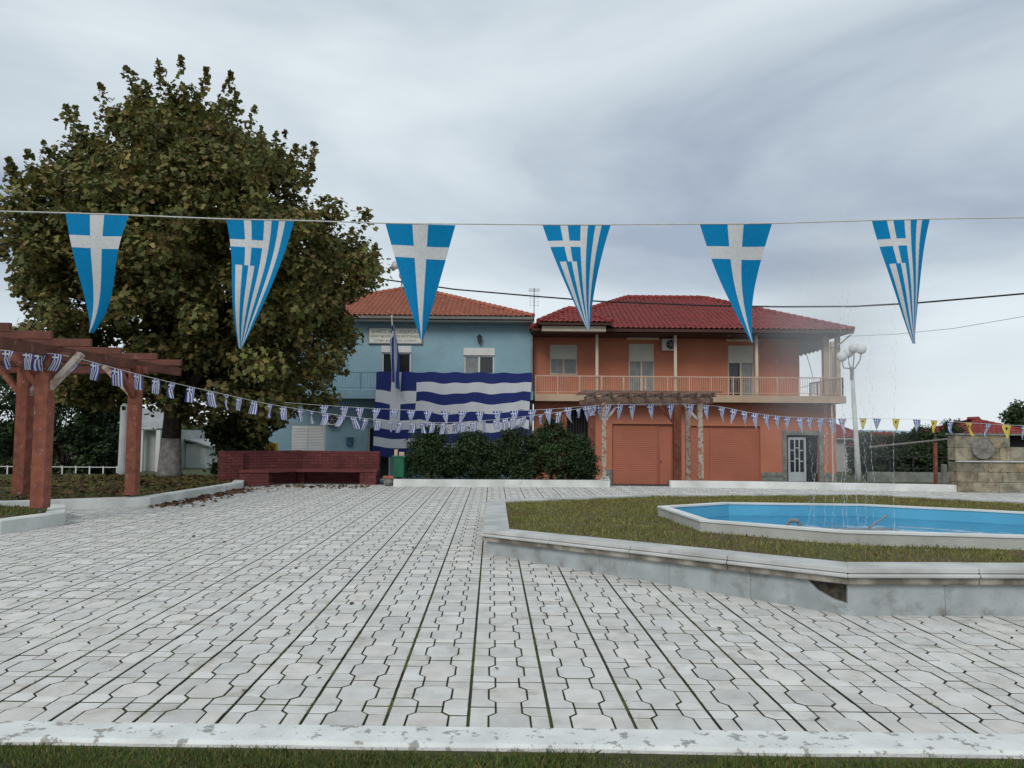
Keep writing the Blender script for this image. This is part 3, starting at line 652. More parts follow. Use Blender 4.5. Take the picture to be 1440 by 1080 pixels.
for q in (0, 1):
    a = h[2][0]+.06+q*(h[2][1]-h[2][0]-.06)/2; b2 = a+(h[2][1]-h[2][0]-.18)/2; mb = MB(); z = h[2][2]+.06
    while z < h[2][3]-.08: mb.add([(a, YB-.01, z), (b2, YB-.01, z), (b2, YB+.018, z+.055), (a, YB+.018, z+.055), (a, YB+.018, z), (b2, YB+.018, z)], [(0, 1, 2, 3), (0, 4, 5, 1)]); z += .075
    mb.build('louvre_leaf', 'white', fr)['kind'] = 'stuff'
window(bl, *h[3], YB, leaves_=1); window(bl, *h[4], YB, leaves_=1); window(bl, *h[5], YB, leaves_=1, name='entrance_door')
hip(bl, xl-.6, xr-.02, 37.25, 50.2, 7.16, 9.62, 6.4, 'tileorange')
MB().box(xl-.62, xr-.03, 37.16, 37.26, 7.03, 7.15).build('gutter', 'gutter', bl)
MB().box(xl-.5, xr-.04, 37.3, 38.0, 6.93, 7.0).build('soffit', 'soffit', bl)
MB().tube([(xr-.06, 37.9, STREET), (xr-.06, 37.9, 6.9)], .045, 8).build('downpipe', 'grey', bl)
MB().box(rx(420), xr-.02, ys_, YB-.002, zsl-.42, zsl).build('balcony_slab', 'bluewall', bl, bevel=.01)
railing(bl, [(rx(420), ys_+.05), (xr-.08, ys_+.05)], zsl, 4.42, 'bluerail', .13, 1.6)
# things on its front
sg = [W(518, 460, YB-.1), W(594, 484, YB-.1)]
sgn = thing('name_board', 'white board with three lines of black Greek lettering on blue wall', 'sign', ((sg[0].x+sg[1].x)/2, YB-.05, sg[1].z))
MB().box(sg[0].x, sg[1].x, YB-.10, YB-.003, sg[1].z, sg[0].z).build('frame', 'grey', sgn)
MB().box(sg[0].x+.05, sg[1].x-.05, YB-.108, YB-.0985, sg[1].z+.05, sg[0].z-.05).build('panel', 'signface', sgn)
def text(s, cx, y, cz, hgt, wid, name, parent, m='letter'):
    cu = bpy.data.curves.new('t', 'FONT'); cu.body = s; cu.align_x = 'CENTER'; cu.align_y = 'CENTER'; cu.offset = .003
    ob = bpy.data.objects.new('t', cu); COL.objects.link(ob); bpy.context.view_layer.update()
    me = bpy.data.meshes.new_from_object(ob.evaluated_get(bpy.context.evaluated_depsgraph_get())); bpy.data.objects.remove(ob)
    co = np.zeros(len(me.vertices)*3); me.vertices.foreach_get('co', co); co = co.reshape(-1, 3)
    mb = MB(); lo, hi = co.min(0), co.max(0); k = (co-(lo+hi)/2)/(hi-lo+1e-6)
    mb.v = [(cx+p[0]*wid, y, cz+p[1]*hgt) for p in k]; mb.f = [tuple(p.vertices) for p in me.polygons]
    return mb.build(name, m, parent)
sw = sg[1].x-sg[0].x; shh = sg[0].z-sg[1].z; cx0 = (sg[0].x+sg[1].x)/2
for t, fz, hh, ww in (('ΔΗΜΟΣ ΑΛΕΞΑΝΔΡΕΙΑΣ', .74, .21, .88), ('ΔΗΜΟΤΙΚΗ ΕΝΟΤΗΤΑ ΑΝΤΙΓΟΝΙΔΩΝ', .46, .15, .92), ('ΤΟΠΙΚΗ  ΚΟΙΝΟΤΗΤΑ  ΣΤΑΥΡΟΥ', .2, .11, .78)):
    text(t, cx0, YB-.1105, sg[1].z+shh*fz, shh*hh, sw*ww, 'lettering', sgn)
lp = W(674.5, 478, YB)
wl = thing('wall_lantern', 'small black wall lantern between the blue building windows', 'lantern', (lp.x, YB, lp.z))
MB().tube([(lp.x, YB, lp.z-.15), (lp.x, YB-.12, lp.z-.22), (lp.x, YB-.2, lp.z-.15)], .02, 6).build('bracket', 'iron', wl)
MB().tube([(lp.x, YB-.2, lp.z-.14), (lp.x, YB-.2, lp.z+.12)], [.07, .12], 6).build('lantern_glass', 'glass', wl)
MB().tube([(lp.x, YB-.2, lp.z+.12), (lp.x, YB-.2, lp.z+.26)], [.15, .02], 6).build('cap', 'iron', wl)
def aircon(cx, cz, y, wdt, hgt, label):
    a = thing('air_conditioner', label, 'air conditioner', (cx, y, cz-hgt/2))
    MB().box(cx-wdt/2, cx+wdt/2, y-.34, y-.04, cz-hgt/2, cz+hgt/2).build('casing', 'white', a, bevel=.015)
    MB().tube([(cx+wdt*.1, y-.335, cz), (cx+wdt*.1, y-.35, cz)], hgt*.4, 20).build('fan_grille', 'iron', a)
    mb = MB()
    for k in range(6): ang = k*math.pi/3; mb.beam((cx+wdt*.1, y-.356, cz), (cx+wdt*.1+math.cos(ang)*hgt*.37, y-.356, cz+math.sin(ang)*hgt*.37), .03, .01, (0, 1, 0))
    mb.tube([(cx+wdt*.1, y-.35, cz), (cx+wdt*.1, y-.365, cz)], .05, 10).build('fan_blades', 'grey', a)
    mb = MB()
    for s in (-1, 1): mb.box(cx+s*wdt*.35-.02, cx+s*wdt*.35+.02, y-.34, y, cz-hgt/2-.04, cz-hgt/2)
    mb.build('bracket', 'grey', a)
p = W(468, 590, YB); aircon(p.x, p.z, YB, .52, .55, 'beige air conditioner unit on the blue ground floor wall')
p = W(492, 621, YB); lb = thing('letter_box', 'blue letter box fixed to the pale blue ground floor wall', 'letter box', (p.x, YB, p.z-.2))
MB().box(p.x-.14, p.x+.14, YB-.14, YB-.002, p.z-.2, p.z+.18).build('body', 'bluebox', lb, bevel=.02); MB().box(p.x-.16, p.x+.16, YB-.17, YB-.001, p.z+.181, p.z+.22).build('lid', 'bluebox', lb); MB().box(p.x-.09, p.x+.09, YB-.146, YB-.139, p.z+.06, p.z+.09).build('slot', 'dark', lb)
p = W(382, 637, 30); yb = thing('post_box', 'yellow post box behind the red brick bench', 'post box', (p.x, 30, zg(p.x, 30)))
MB().box(p.x-.2, p.x+.2, 29.85, 30.15, p.z-.1, p.z+.38).build('body', 'yellow', yb, bevel=.03); MB().tube([(p.x, 30, STREET), (p.x, 30, p.z-.1)], .04, 8).build('stand', 'grey', yb)
# aerial at the joint of the two roofs, loudspeaker on the blue roof
p = W(751, 444, 38.6); an = thing('tv_aerial', 'thin television aerial mast where the two roofs meet', 'aerial', (p.x, 38.6, p.z-.2)); zt = W(751, 405, 38.6).z
MB().tube([(p.x, 38.6, p.z-.6), (p.x, 38.6, zt)], .022, 6).build('mast', 'grey', an)
mb = MB(); mb.tube([(p.x, 38.2, zt-.1), (p.x, 39.2, zt-.1)], .01, 5)
for k in range(6): mb.tube([(p.x-.28, 38.25+k*.17, zt-.1), (p.x+.28, 38.25+k*.17, zt-.1)], .006, 4)
for k in range(4): mb.tube([(p.x-.2, 38.5, zt-.35-.18*k), (p.x+.2, 38.5, zt-.35-.18*k)], .006, 4)
mb.tube([(p.x-.2, 38.5, zt-.3), (p.x-.2, 38.5, zt-.95)], .006, 4).tube([(p.x+.2, 38.5, zt-.3), (p.x+.2, 38.5, zt-.95)], .006, 4).build('elements', 'grey', an)
p = W(557, 376, 43); ls = thing('loudspeaker', 'grey horn loudspeaker on a pole above the orange tiled roof', 'loudspeaker', (p.x+.3, 43, 9.3))
MB().tube([(p.x+.3, 43.2, 9.2), (p.x+.3, 43.2, p.z+.3)], .04, 8).build('pole', 'grey', ls)
d = Vector((-.75, -.65, .1)).normalized(); c0 = Vector((p.x+.25, 43.1, p.z))
for dv in (d, Vector((.5, -.8, -.35)).normalized()):
    MB().tube([c0+dv*t for t in (0, .1, .25, .38, .45)], [.06, .08, .13, .22, .3], 14).build('horn', 'pole', ls, smooth=True); c0 = c0+Vector((0, 0, -.3))
# --- orange building
YO = 38.0; YF = 37.0; zs2 = 3.47
og = thing('orange_building', 'two storey terracotta orange house with dark red tiled roof and long balcony', 'building', (8.3, YO, STREET))
x0, x1 = 1.06, W(1176, 620, YO).x; xu = W(1124, 500, 38.5).x
def ox(px, d=YO): return W(px, 600, d).x
def oz(py, px=1000, d=YO): return W(px, py, d).z
gar = [(ox(861), ox(946), STREET, oz(597)), (ox(970), ox(1069), STREET, oz(599))]
door = (ox(1106), ox(1151), STREET+.02, oz(612, 1128)); bar = (ox(797), ox(828), oz(620, 812), oz(573, 812))
wall(og, 'ground_floor_wall', 'orangewall', x0, x1, GZ, zs2-.36, YO, .3, [*gar, door, bar])
MB().add([(x1, YO, GZ), (x1, 49, GZ), (x1, 49, zs2-.36), (x1, YO, zs2-.36)], [(0, 1, 2, 3)]).build('side_wall', 'orangewall', og)
YU = 38.5; ux = lambda px: W(px, 520, YU).x; uz = lambda py, px=950: W(px, py, YU).z
up = [(ux(773), ux(812), uz(527, 790), uz(485, 790)), (ux(884), ux(920.5), zs2, uz(484)), (ux(1023.5), ux(1060.5), zs2, uz(486, 1040))]
wall(og, 'upper_wall', 'orangewall', x0, xu, zs2, 6.9, YU, .25, up)
MB().add([(xu, YU, zs2), (xu, 49, zs2), (xu, 49, 6.9), (xu, YU, 6.9), (x0, YU, zs2), (x0, 49, zs2), (x0, 49, 6.9), (x0, YU, 6.9)], [(0, 1, 2, 3), (4, 7, 6, 5), (1, 5, 6, 2)]).build('side_wall', 'orangewall', og)
window(og, *up[0], YU, roll=.48, fm='cream', curtain=(0, 1)); window(og, *up[1], YU, roll=.34, fm='cream', name='balcony_door', curtain=(0, 1)); window(og, *up[2], YU, roll=.34, fm='cream', name='balcony_door', curtain=(1,))
for k in (1, 2):
    a = up[k]; zc = a[3]+.26
    MB().tube([(a[0]-.12, YU-.16, zc), (a[1]+.18, YU-.16, zc)], .075, 10).build('awning_roll', 'cream', og); MB().box(a[0]-.1, a[1]+.16, YU-.1, YU-.002, zc-.05, zc+.06).build('awning_bracket', 'cream', og)
xs0, xs1 = x0+.02, W(1190, 560, YF).x
MB().box(xs0, xs1, YF, 41.5, zs2-.34, zs2).build('balcony_slab', 'creamdark', og, bevel=.01)
railing(og, [(xs0+.05, YF+.08), (xs1-.12, YF+.08), (xs1-.12, 41.2)], zs2, zs2+.88, 'rail', .105, 1.05)
for px, wdt, mm in ((840, .13, 'cream'), (951, .13, 'cream'), (1066, .13, 'cream')):
    X = W(px, 520, YF).x; MB().box(X-wdt/2, X+wdt/2, YF+.16, YF+.16+wdt, zs2+.001, 6.42).build('column', mm, og)
for px, wdt, yy in ((1165, .27, YF+.2), (1181, .2, YF+.14)):
    X = W(px, 520, YF).x; MB().box(X-wdt/2, X+wdt/2, yy, yy+wdt, zs2+.001, 6.42).build('column', 'creamdark', og)
X = W(1172, 520, 40).x; MB().box(X-.1, X+.1, 40, 40.2, zs2+.001, 6.42).build('column', 'cream', og)
hip(og, .9, W(1200, 466, 36.5).x, 36.45, 49.5, 6.53, 9.1, 5.45, 'tilered', under='browntrim')
MB().box(1.0, 15.4, 36.6, 40, 6.34, 6.42).build('soffit', 'browntrim', og)
MB().box(.95, W(1199, 466, 36.5).x, 36.36, 36.45, 6.38, 6.5).build('gutter', 'browntrim', og)
hip(og, W(757, 455, 35.9).x, W(861, 455, 35.9).x, 35.9, 39.8, 6.72, 7.62, 1.5, 'tilered', under='browntrim', name='porch_roof')
MB().box(W(762, 455, 36.2).x, W(852, 455, 36.2).x, 36.15, 38.4, 6.36, 6.6).build('porch_beam', 'cream', og)
X = W(1199, 472, 36.5).x; MB().tube([(X-.1, 36.4, 6.35), (X-.45, 36.8, 5.95), (X-.75, 37.2, 5.75), (X-.75, 37.2, STREET)], .04, 8).build('downpipe', 'cream', og)
# side awning with scalloped edge and its arms
a0, a1 = W(1124, 495, 39).x, W(1164, 484, 39).x; mb = MB(); n = 14
for i in range(n+1):
    X = a0+(a1-a0)*i/n; zt = uz(478, 1140)+.0*i; zb = uz(498, 1125)+(uz(487, 1164)-uz(498, 1125))*i/n; mb.v += [(X, 39, zt), (X, 39, zb-(.09 if i % 2 else 0)), (X, 39.02, zb-(.09 if i % 2 else 0)), (X, 39.02, zt)]
mb.f = [(4*i+k, 4*i+4+k, 4*i+4+(k+1) % 4, 4*i+(k+1) % 4) for i in range(n) for k in range(4)]
aw = thing('side_awning', 'grey scalloped awning hanging over the open corner of the orange balcony', 'awning', (a0, 39, uz(498, 1125))); mb.build('cloth', 'curtain', aw)
MB().tube([W(1134, 497, 39), W(1145, 537, 38.6)], .018, 6).tube([W(1126, 545, 38.6), W(1175, 533, 38.6)], .018, 6).build('arm', 'pole', aw)
p = W(939.5, 485.5, YU); aircon(p.x, p.z, YU, .72, .58, 'white air conditioner with round fan beside the orange balcony door')
# garage shutters
for k, g_ in enumerate(gar):
    gd = MB().box(g_[0], g_[1], YO+.16, YO+.2, STREET, g_[3]).build('garage_door', 'orangeshut', og); mb = MB(); z = STREET
    xe = ox(925) if k == 0 else g_[1]
    while z < g_[3]-.02: mb.add([(g_[0]+.04, YO+.13, z), (xe, YO+.13, z), (xe, YO+.124, z+.045), (g_[0]+.04, YO+.124, z+.045), (xe, YO+.13, z+.09), (g_[0]+.04, YO+.13, z+.09)], [(0, 1, 2, 3), (3, 2, 4, 5)]); z += .092
    mb.build('slats', 'orangeshut', gd)['kind'] = 'stuff'
    if k == 0:
        MB().box(xe+.002, xe+.05, YO+.08, YO+.158, STREET, g_[3]).build('jamb', 'orangeshut', gd); zd = oz(629, 935)
        wk = MB().box(xe+.10, g_[1]-.06, YO+.11, YO+.158, STREET, zd).build('wicket_door', 'orangeshut', gd, bevel=.01); MB().box(xe+.14, xe+.18, YO+.07, YO+.11, STREET+1.05, STREET+1.15).build('handle', 'iron', wk)
    else: X = ox(999); MB().box(X-.02, X+.02, YO+.09, YO+.158, STREET, g_[3]).build('jamb', 'orangeshut', gd)
# barred opening
MB().box(bar[0], bar[1], YO+.29, YO+.3, bar[2], bar[3]).build('opening_back', 'dark', og); mb = MB(); X = bar[0]+.06
gr = MB().box(bar[0], bar[1], YO+.04, YO+.07, bar[2], bar[2]+.03).build('grille', 'iron', og)
while X < bar[1]: MB().box(X-.012, X+.012, YO+.043, YO+.067, bar[2]+.03, bar[3]).build('bar', 'iron', gr); X += .135
# entrance door with stone surround and stone plinth
dm = ox(1134); MB().box(door[0], door[1], YO+.2, YO+.24, door[2], door[3]).build('door_recess', 'dark', og)
dl = MB().box(door[0]+.1, door[0]+.2, YO+.1, YO+.15, door[2], door[3]-.1).box(dm-.1, dm, YO+.1, YO+.15, door[2], door[3]-.1).box(door[0]+.2, dm-.1, YO+.101, YO+.149, door[2], door[2]+.62).box(door[0]+.2, dm-.1, YO+.101, YO+.149, door[3]-.22, door[3]-.1).build('entrance_door', 'doorgrey', og)
xa, xb = door[0]+.2, dm-.1
for i in range(1, 3): X = xa+(xb-xa)*i/3; MB().box(X-.03, X+.03, YO+.102, YO+.148, door[2]+.62, door[3]-.22).build('glazing_bar', 'doorgrey', dl)
for i in range(3):
    for j in range(3):
        zz0 = door[2]+.62; zz1 = door[3]-.22; sft = .12 if i == 1 else 0
        MB().box(xa+(xb-xa)*i/3+.03, xa+(xb-xa)*(i+1)/3-.03, YO+.12, YO+.13, zz0+(zz1-zz0)*j/3+.03, zz0+(zz1-zz0)*(j+1)/3-.02).build('pane', 'glass', dl)
        if j: MB().box(xa+(xb-xa)*i/3+.03, xa+(xb-xa)*(i+1)/3-.03, YO+.103, YO+.147, zz0+(zz1-zz0)*j/3-.02+sft, zz0+(zz1-zz0)*j/3+.03+sft).build('glazing_bar', 'doorgrey', dl)
MB().box(dm+.02, door[1]-.08, YO+.17, YO+.19, door[2], door[3]-.1).build('glazed_leaf', 'glass', og)
def stones(xa, xb, za, zb, rows, wdt):
    for r in range(rows):
        X = xa
        while X < xb-.02:
            X2 = min(xb, X+wdt*random.uniform(.7, 1.3)); X2 = xb if xb-X2 < .12 else X2
            MB().box(X+.006, X2-.006, YO-.045-random.uniform(0, .012), YO-.001, za+(zb-za)*r/rows+.006, za+(zb-za)*(r+1)/rows-.006).build('stone', 'stone', og); X = X2
zp = oz(664, 1090)
stones(ox(1070), door[0]-.22, STREET, zp, 3, .4); stones(door[1]+.22, x1, STREET, zp, 3, .4); stones(door[0]-.22, door[0], STREET, door[3]+.22, 8, .4); stones(door[1], door[1]+.22, STREET, door[3]+.22, 8, .4); stones(door[0], door[1], door[3], door[3]+.22, 1, .4)
stones(ox(852), ox(861), STREET, oz(660, 856), 3, .4)
# small house between orange house and lamp, houses far right and left
def house(name, label, x0, x1, y0, y1, zb, ze, zr, inset, wm, rm, wins=(), und='soffit'):
    o = thing(name, label, 'house', ((x0+x1)/2, y0, zb)); wall(o, 'wall', wm, x0, x1, zb, ze, y0, .2, list(wins))
    MB().add([(x0, y0, zb), (x0, y1, zb), (x0, y1, ze), (x0, y0, ze), (x1, y0, zb), (x1, y1, zb), (x1, y1, ze), (x1, y0, ze)], [(0, 3, 2, 1), (4, 5, 6, 7), (1, 2, 6, 5)]).build('side_walls', wm, o)
    for w_ in wins: window(o, *w_, y0, leaves_=2)
    if rm: hip(o, x0-.4, x1+.4, y0-.4, y1+.4, ze+.05, zr, inset, rm, .3, .5, und)
    return o
pa, pb = W(1170, 604, 52), W(1206, 604, 52); house('annex_house', 'small grey house with low red roof behind the orange house', pa.x, pb.x, 52, 58, STREET, pa.z-.6, pa.z+.5, 1.2, 'plaster', 'tilered', [(pa.x+.9, pa.x+1.5, .4, 1.2)])
pa, pb = W(1236, 624, 48), W(1296, 624, 48); house('low_house', 'low house with flat pitched red roof beyond the garden hedge', pa.x, pb.x, 48, 53, STREET, pa.z-.25, pa.z+.55, 2.4, 'plaster', 'tilered')
pa, pb = W(1368, 612, 50), W(1450, 612, 50); house('red_roofed_house', 'house with steep red tiled roof rising behind the stone monument wall', pa.x, pb.x, 50, 56, STREET, W(1400, 612, 50).z, W(1410, 590, 53).z, 2.6, 'plaster', 'tilered')
pa, pb = W(125, 604, 46), W(222, 604, 46); hs = house('village_house', 'low pale green house with corrugated roof behind the plane tree', pa.x, pb.x, 46, 53, STREET, pa.z, pa.z+1, 1, 'plaster', None, [(pa.x+1.6, pa.x+2.5, .3, 1.3)])
V = []; n = 64; xa, xb = pa.x-.5, pb.x+.6
for i in range(n+1):
    X = xa+(xb-xa)*i/n; dz = .03*(1 if i % 2 else -1); V += [(X, 45.3, pa.z+.1+dz), (X, 50, pa.z+1.35+dz)]
mb = MB(); mb.v = V; mb.f = [(2*i, 2*i+2, 2*i+3, 2*i+1) for i in range(n)]; mb.build('corrugated_roof', 'corrug', hs)
for X in (pb.x-.7, pb.x+.3): MB().box(X-.12, X+.12, 45.4, 45.64, STREET, pa.z).build('porch_post', 'white', hs)
pa, pb = W(262, 618, 50), W(289, 622, 50); gh = house('white_shed', 'small white shed with sloping roof on the grass by the plane tree', pa.x, pb.x, 50, 53, STREET-.1, pb.z-.1, 0, 0, 'white', None)
MB().add([(pa.x-.2, 49.7, pa.z+.1), (pb.x+.5, 49.7, pb.z-.2), (pb.x+.5, 53.2, pb.z-.2), (pa.x-.2, 53.2, pa.z+.1), (pa.x-.2, 49.7, pa.z), (pb.x+.5, 49.7, pb.z-.3), (pb.x+.5, 53.2, pb.z-.3), (pa.x-.2, 53.2, pa.z)], [(0, 1, 2, 3), (7, 6, 5, 4), (0, 4, 5, 1), (1, 5, 6, 2), (3, 2, 6, 7), (0, 3, 7, 4)]).build('roof', 'corrug', gh)
# ------------------------------------------------------------------ flags
def cloth(w_, h_, nx_, nz_, tri=0, amp=.04, seed=0, curl=0, flipuv=False, lean=0):
    """hanging cloth, top edge at z=0 spanning x 0..w; tri: narrows to a tip; returns MB with uv"""
    mb = MB(); r = random.Random(seed); ph = r.uniform(0, 6); ph2 = r.uniform(0, 6); tipx = .5+(r.uniform(-.08, .08) if w_ < .25 else 0)
    for j in range(nz_+1):
        v = j/nz_
        for i in range(nx_+1):
            u = i/nx_; ww = 1-tri*v; x = (u*ww+(1-ww)*tipx)*w_+lean*v*v*w_; z = -v*h_
            y = amp*v*math.sin(u*ww*5+ph+v*2)+amp*.7*math.sin(v*4+ph2)*v+curl*w_*(u-.5)**2*v*2
            x -= curl*w_*.25*v*max(0, u-.5)*ww
            mb.v.append((x, y, z)); mb.uv.append((v, u) if flipuv else (u, v))
    mb.f = [(j*(nx_+1)+i, j*(nx_+1)+i+1, (j+1)*(nx_+1)+i+1, (j+1)*(nx_+1)+i) for j in range(nz_) for i in range(nx_)]
    return mb
WH = (.68, .69, .70); CY = (.004, .23, .50); NV = (.026, .038, .165)
cross = [(.385, .61, 0, 1), (0, 1, .185, .29)]
stripe = [(.26, .37, 0, .36), (0, .60, .155, .215), (.08, .22, .36, 1), (.34, .46, .36, 1), (.56, .67, 0, 1), (.78, .87, 0, 1)]
def greek(c): return [(c, 1.1, 1/9, 2/9), (c, 1.1, 3/9, 4/9), (-.1, 1.1, 5/9, 6/9), (-.1, 1.1, 7/9, 8/9), (c*.38, c*.62, -.1, 5/9), (-.1, c, 2/9-.01, 3/9+.02)]
FM = dict(cross=flagmat('flag_cross', WH, CY, cross), stripe=flagmat('flag_stripe', WH, CY, stripe), big=flagmat('flag_big', (.62, .64, .68), NV, greek(.262), .1),
          mini=flagmat('flag_mini', (.7, .71, .74), (.05, .075, .28), greek(.37)), pen=flagmat('flag_pennant', (.7, .71, .74), (.05, .085, .32), stripe),
          yel=flagmat('flag_yellow', (.04, .03, .01), (.70, .56, .12), [(.36, .64, .22, .30), (.42, .58, .16, .40), (.28, .72, .25, .28)]))
def bunting(name, label, pts, flags, group=None, rad=.004):
    """cord through world points; flags: (t along the cord in point units, width, height, kind, lean)"""
    P = [Vector(p) for p in pts]; b = thing(name, label, 'bunting', P[0], group)
    def at(t):
        i = min(int(t), len(P)-2); f = t-i; p0, p1_, p2_, p3 = P[max(i-1, 0)], P[i], P[i+1], P[min(i+2, len(P)-1)]
        return .5*((2*p1_)+(p2_-p0)*f+(2*p0-5*p1_+4*p2_-p3)*f*f+(3*p1_-p0-3*p2_+p3)*f**3)
    MB().tube([at(i*(len(P)-1)/90) for i in range(91)], rad, 5).build('cord', 'string', b)
    for k, (t, w_, h_, kind, lean) in enumerate(flags):
        p = at(t); q = at(min(t+.02, len(P)-1.001)); d = (q-p); sl_ = d.z/max(1e-6, Vector((d.x, d.y)).length); ang = math.atan2(d.y, d.x)
        tri = .97 if kind in ('cross', 'stripe', 'pen', 'yel') else .08
        c = cloth(w_, h_, 10, 22 if w_ > .25 else 10, tri, .085*w_/.4 if w_ > .25 else .22*w_, random.randint(0, 9999), random.uniform(-.2, .2) if w_ > .25 else random.uniform(-.9, .9), kind == 'mini', lean)
        ca, sa = math.cos(ang), math.sin(ang); rot = random.gauss(0, .08 if w_ > .25 else .45)
        for i, (x, y, z) in enumerate(c.v):
            f = min(1, -z/h_*2.5); x2 = (x-w_/2)*math.cos(rot*f)-y*math.sin(rot*f)+w_/2; y2 = (x-w_/2)*math.sin(rot*f)+y*math.cos(rot*f)
            c.v[i] = (p.x+x2*ca-y2*sa, p.y+x2*sa+y2*ca, p.z+z+x*sl_-.002)
        c.build('flag' if kind == 'mini' else 'pennant', FM[kind], b, smooth=True)
# large pennants overhead, 4.5 m in front of the camera
DP = 4.5; k_ = DP/F
big = [(92, 183, 299, 168, 'cross', -.17), (318, 415, 308, 184, 'stripe', -.24), (542, 642, 313, 166, 'cross', .05), (763, 860, 314.5, 152, 'stripe', .18), (984, 1087, 314, 172, 'cross', .17), (1226, 1309, 309, 178, 'stripe', .17)]
cp = [(-160, 293), (0, 297), (92, 299.5), (183, 302.5), (318, 308), (415, 310), (542, 314), (642, 315), (763, 316), (860, 316), (984, 315), (1087, 314), (1226, 310), (1309, 308), (1440, 306), (1620, 303)]
CP = [W(x, y, DP) for x, y in cp]; fl = []
for (a, b2, yy, hh, kd, ln) in big:
    i = [c[0] for c in cp].index(a); fl.append((i, (b2-a)*k_, hh*k_, kd, ln))
bunting('pennant_bunting', 'cord of six large sky blue and white triangular pennants strung across the square', CP, fl)
# small rectangular flags, pergola to pergola
ptsA = [W(-60, 489, 13.6), W(55, 496, 13.8), W(105, 503, 14.2), W(200, 528, 15.4), W(300, 551, 17), W(400, 572, 18.8), W(530, 590, 21), W(640, 594, 22.8), W(760, 583, 24.2), W(846, 569, 24.8)]
px_flags = [4, 30, 47, 70, 99, 130, 160, 188, 215, 238, 264, 291, 314, 334, 355, 378, 395, 419, 436, 454, 475, 491, 509, 527, 545, 559, 575, 590, 605, 620, 636, 648, 662, 676, 692, 704, 715, 731, 757, 778, 803, 817, 825]
xsA = [-60, 55, 105, 200, 300, 400, 530, 640, 760, 846]
flA = []
for p in px_flags:
    i = max(j for j in range(len(xsA)-1) if xsA[j] <= p); t = i+(p-xsA[i])/(xsA[i+1]-xsA[i]); flA.append((t, .205*random.uniform(.75, 1.05), .31*random.uniform(.92, 1.05), 'mini', random.gauss(-.15, .25)))
bunting('flag_bunting', 'long sagging cord of small rectangular Greek flags between the two pergolas', ptsA, flA, rad=.006)
ptsB = [W(400, 566, 23.5), W(470, 571, 24), W(560, 576, 24.4), W(660, 578.5, 24.6), W(760, 576, 24.8), W(848, 569, 24.8)]
xsB = [400, 470, 560, 660, 760, 848]; flB = []
for p in [452, 478, 501, 524, 548, 572, 596, 620, 644, 668, 692, 716, 741, 764, 788, 812, 832]:
    i = max(j for j in range(5) if xsB[j] <= p); flB.append((i+(p-xsB[i])/(xsB[i+1]-xsB[i]), .30, .5 if p > 700 else .42, 'pen', random.gauss(0, .25)))
bunting('pennant_bunting', 'cord of small triangular striped pennants above the shrubs', ptsB, flB, rad=.006)
xsC = [848, 985, 1060, 1120, 1207]; ptsC = [W(848, 569, 24.7), W(985, 569, 24.7), W(1060, 581, 24.9), W(1120, 587, 25.1), W(1203, 589, 25.3)]; flC = []
for p in [850, 873, 891, 914, 938, 963, 986, 1004, 1021, 1038, 1055, 1071, 1087, 1103, 1119, 1134, 1148, 1162, 1176]:
    i = max(j for j in range(4) if xsC[j] <= p); flC.append((i+(p-xsC[i])/(xsC[i+1]-xsC[i]), .27, .5, 'pen', random.gauss(.15, .25)))
bunting('pennant_bunting', 'cord of small striped pennants from weathered pergola to the globe lamp post', ptsC, flC, rad=.006)
xsD = [1207, 1290, 1370, 1450, 1520]; ptsD = [W(1205, 588, 25.2), W(1290, 590, 23.5), W(1370, 595, 21.5), W(1450, 599, 20), W(1520, 600, 18.6)]; flD = []
for k, p in enumerate([1213, 1236, 1259, 1284, 1308, 1332, 1357, 1383, 1408, 1434, 1460]):
    i = max(j for j in range(4) if xsD[j] <= p); flD.append((i+(p-xsD[i])/(xsD[i+1]-xsD[i]), .25, .36, 'yel' if k % 2 == 0 else 'pen', random.gauss(0, .1)))
bunting('pennant_bunting', 'cord of alternating yellow and striped pennants from lamp post to stone wall', ptsD, flD, rad=.005)
# the great flag over the balcony and the flag on its pole
a, b2 = W(529.5, 523, 36.68), W(748, 525, 36.68); fw, fh = b2.x-a.x, 3.95
mb = MB(); nx_, nz_ = 90, 40; r = random.Random(4); folds = [(r.uniform(3, 26), r.uniform(0, 6), r.uniform(.3, 1)) for _ in range(7)]
for j in range(nz_+1):
    for i in range(nx_+1):
        u, v = i/nx_, j/nz_; sag = -.17*abs(math.sin(u*math.pi*3.1+.25))*min(1, v*3)+.14*v*math.sin(u*7+1); y = sum(am*math.sin(fq*u*2+ph+v*1.2) for fq, ph, am in folds)*.032*(.3+v)
        x = a.x+u*fw*(1-.012*v)-.12*v+.02*math.sin(v*9+u*20); z = a.z-v*fh+sag+(b2.z-a.z)*u+(.03*math.sin(u*40)*(1-v)); mb.v.append((x, 36.66+y-.05*v, z)); mb.uv.append((u, v))
mb.f = [(j*(nx_+1)+i, j*(nx_+1)+i+1, (j+1)*(nx_+1)+i+1, (j+1)*(nx_+1)+i) for j in range(nz_) for i in range(nx_)]
o = mb.build('giant_flag', FM['big'], None, smooth=True); tag(o, 'giant Greek flag draped over the blue building balcony railing', 'flag')
p0, p1_ = W(556, 560, 36.5), W(551, 445, 36.2); fp_ = thing('flag_pole', 'white flag pole on the blue balcony with a limp Greek flag', 'flag pole', (p0.x, 36.5, p0.z))
MB().tube([p0, p1_], .025, 8).build('pole', 'white', fp_); MB().sphere(p1_, .05, 10, 6).build('finial', 'white', fp_)
mb = MB(); nx_, nz_ = 24, 30; top = W(551.5, 460, 36.2)
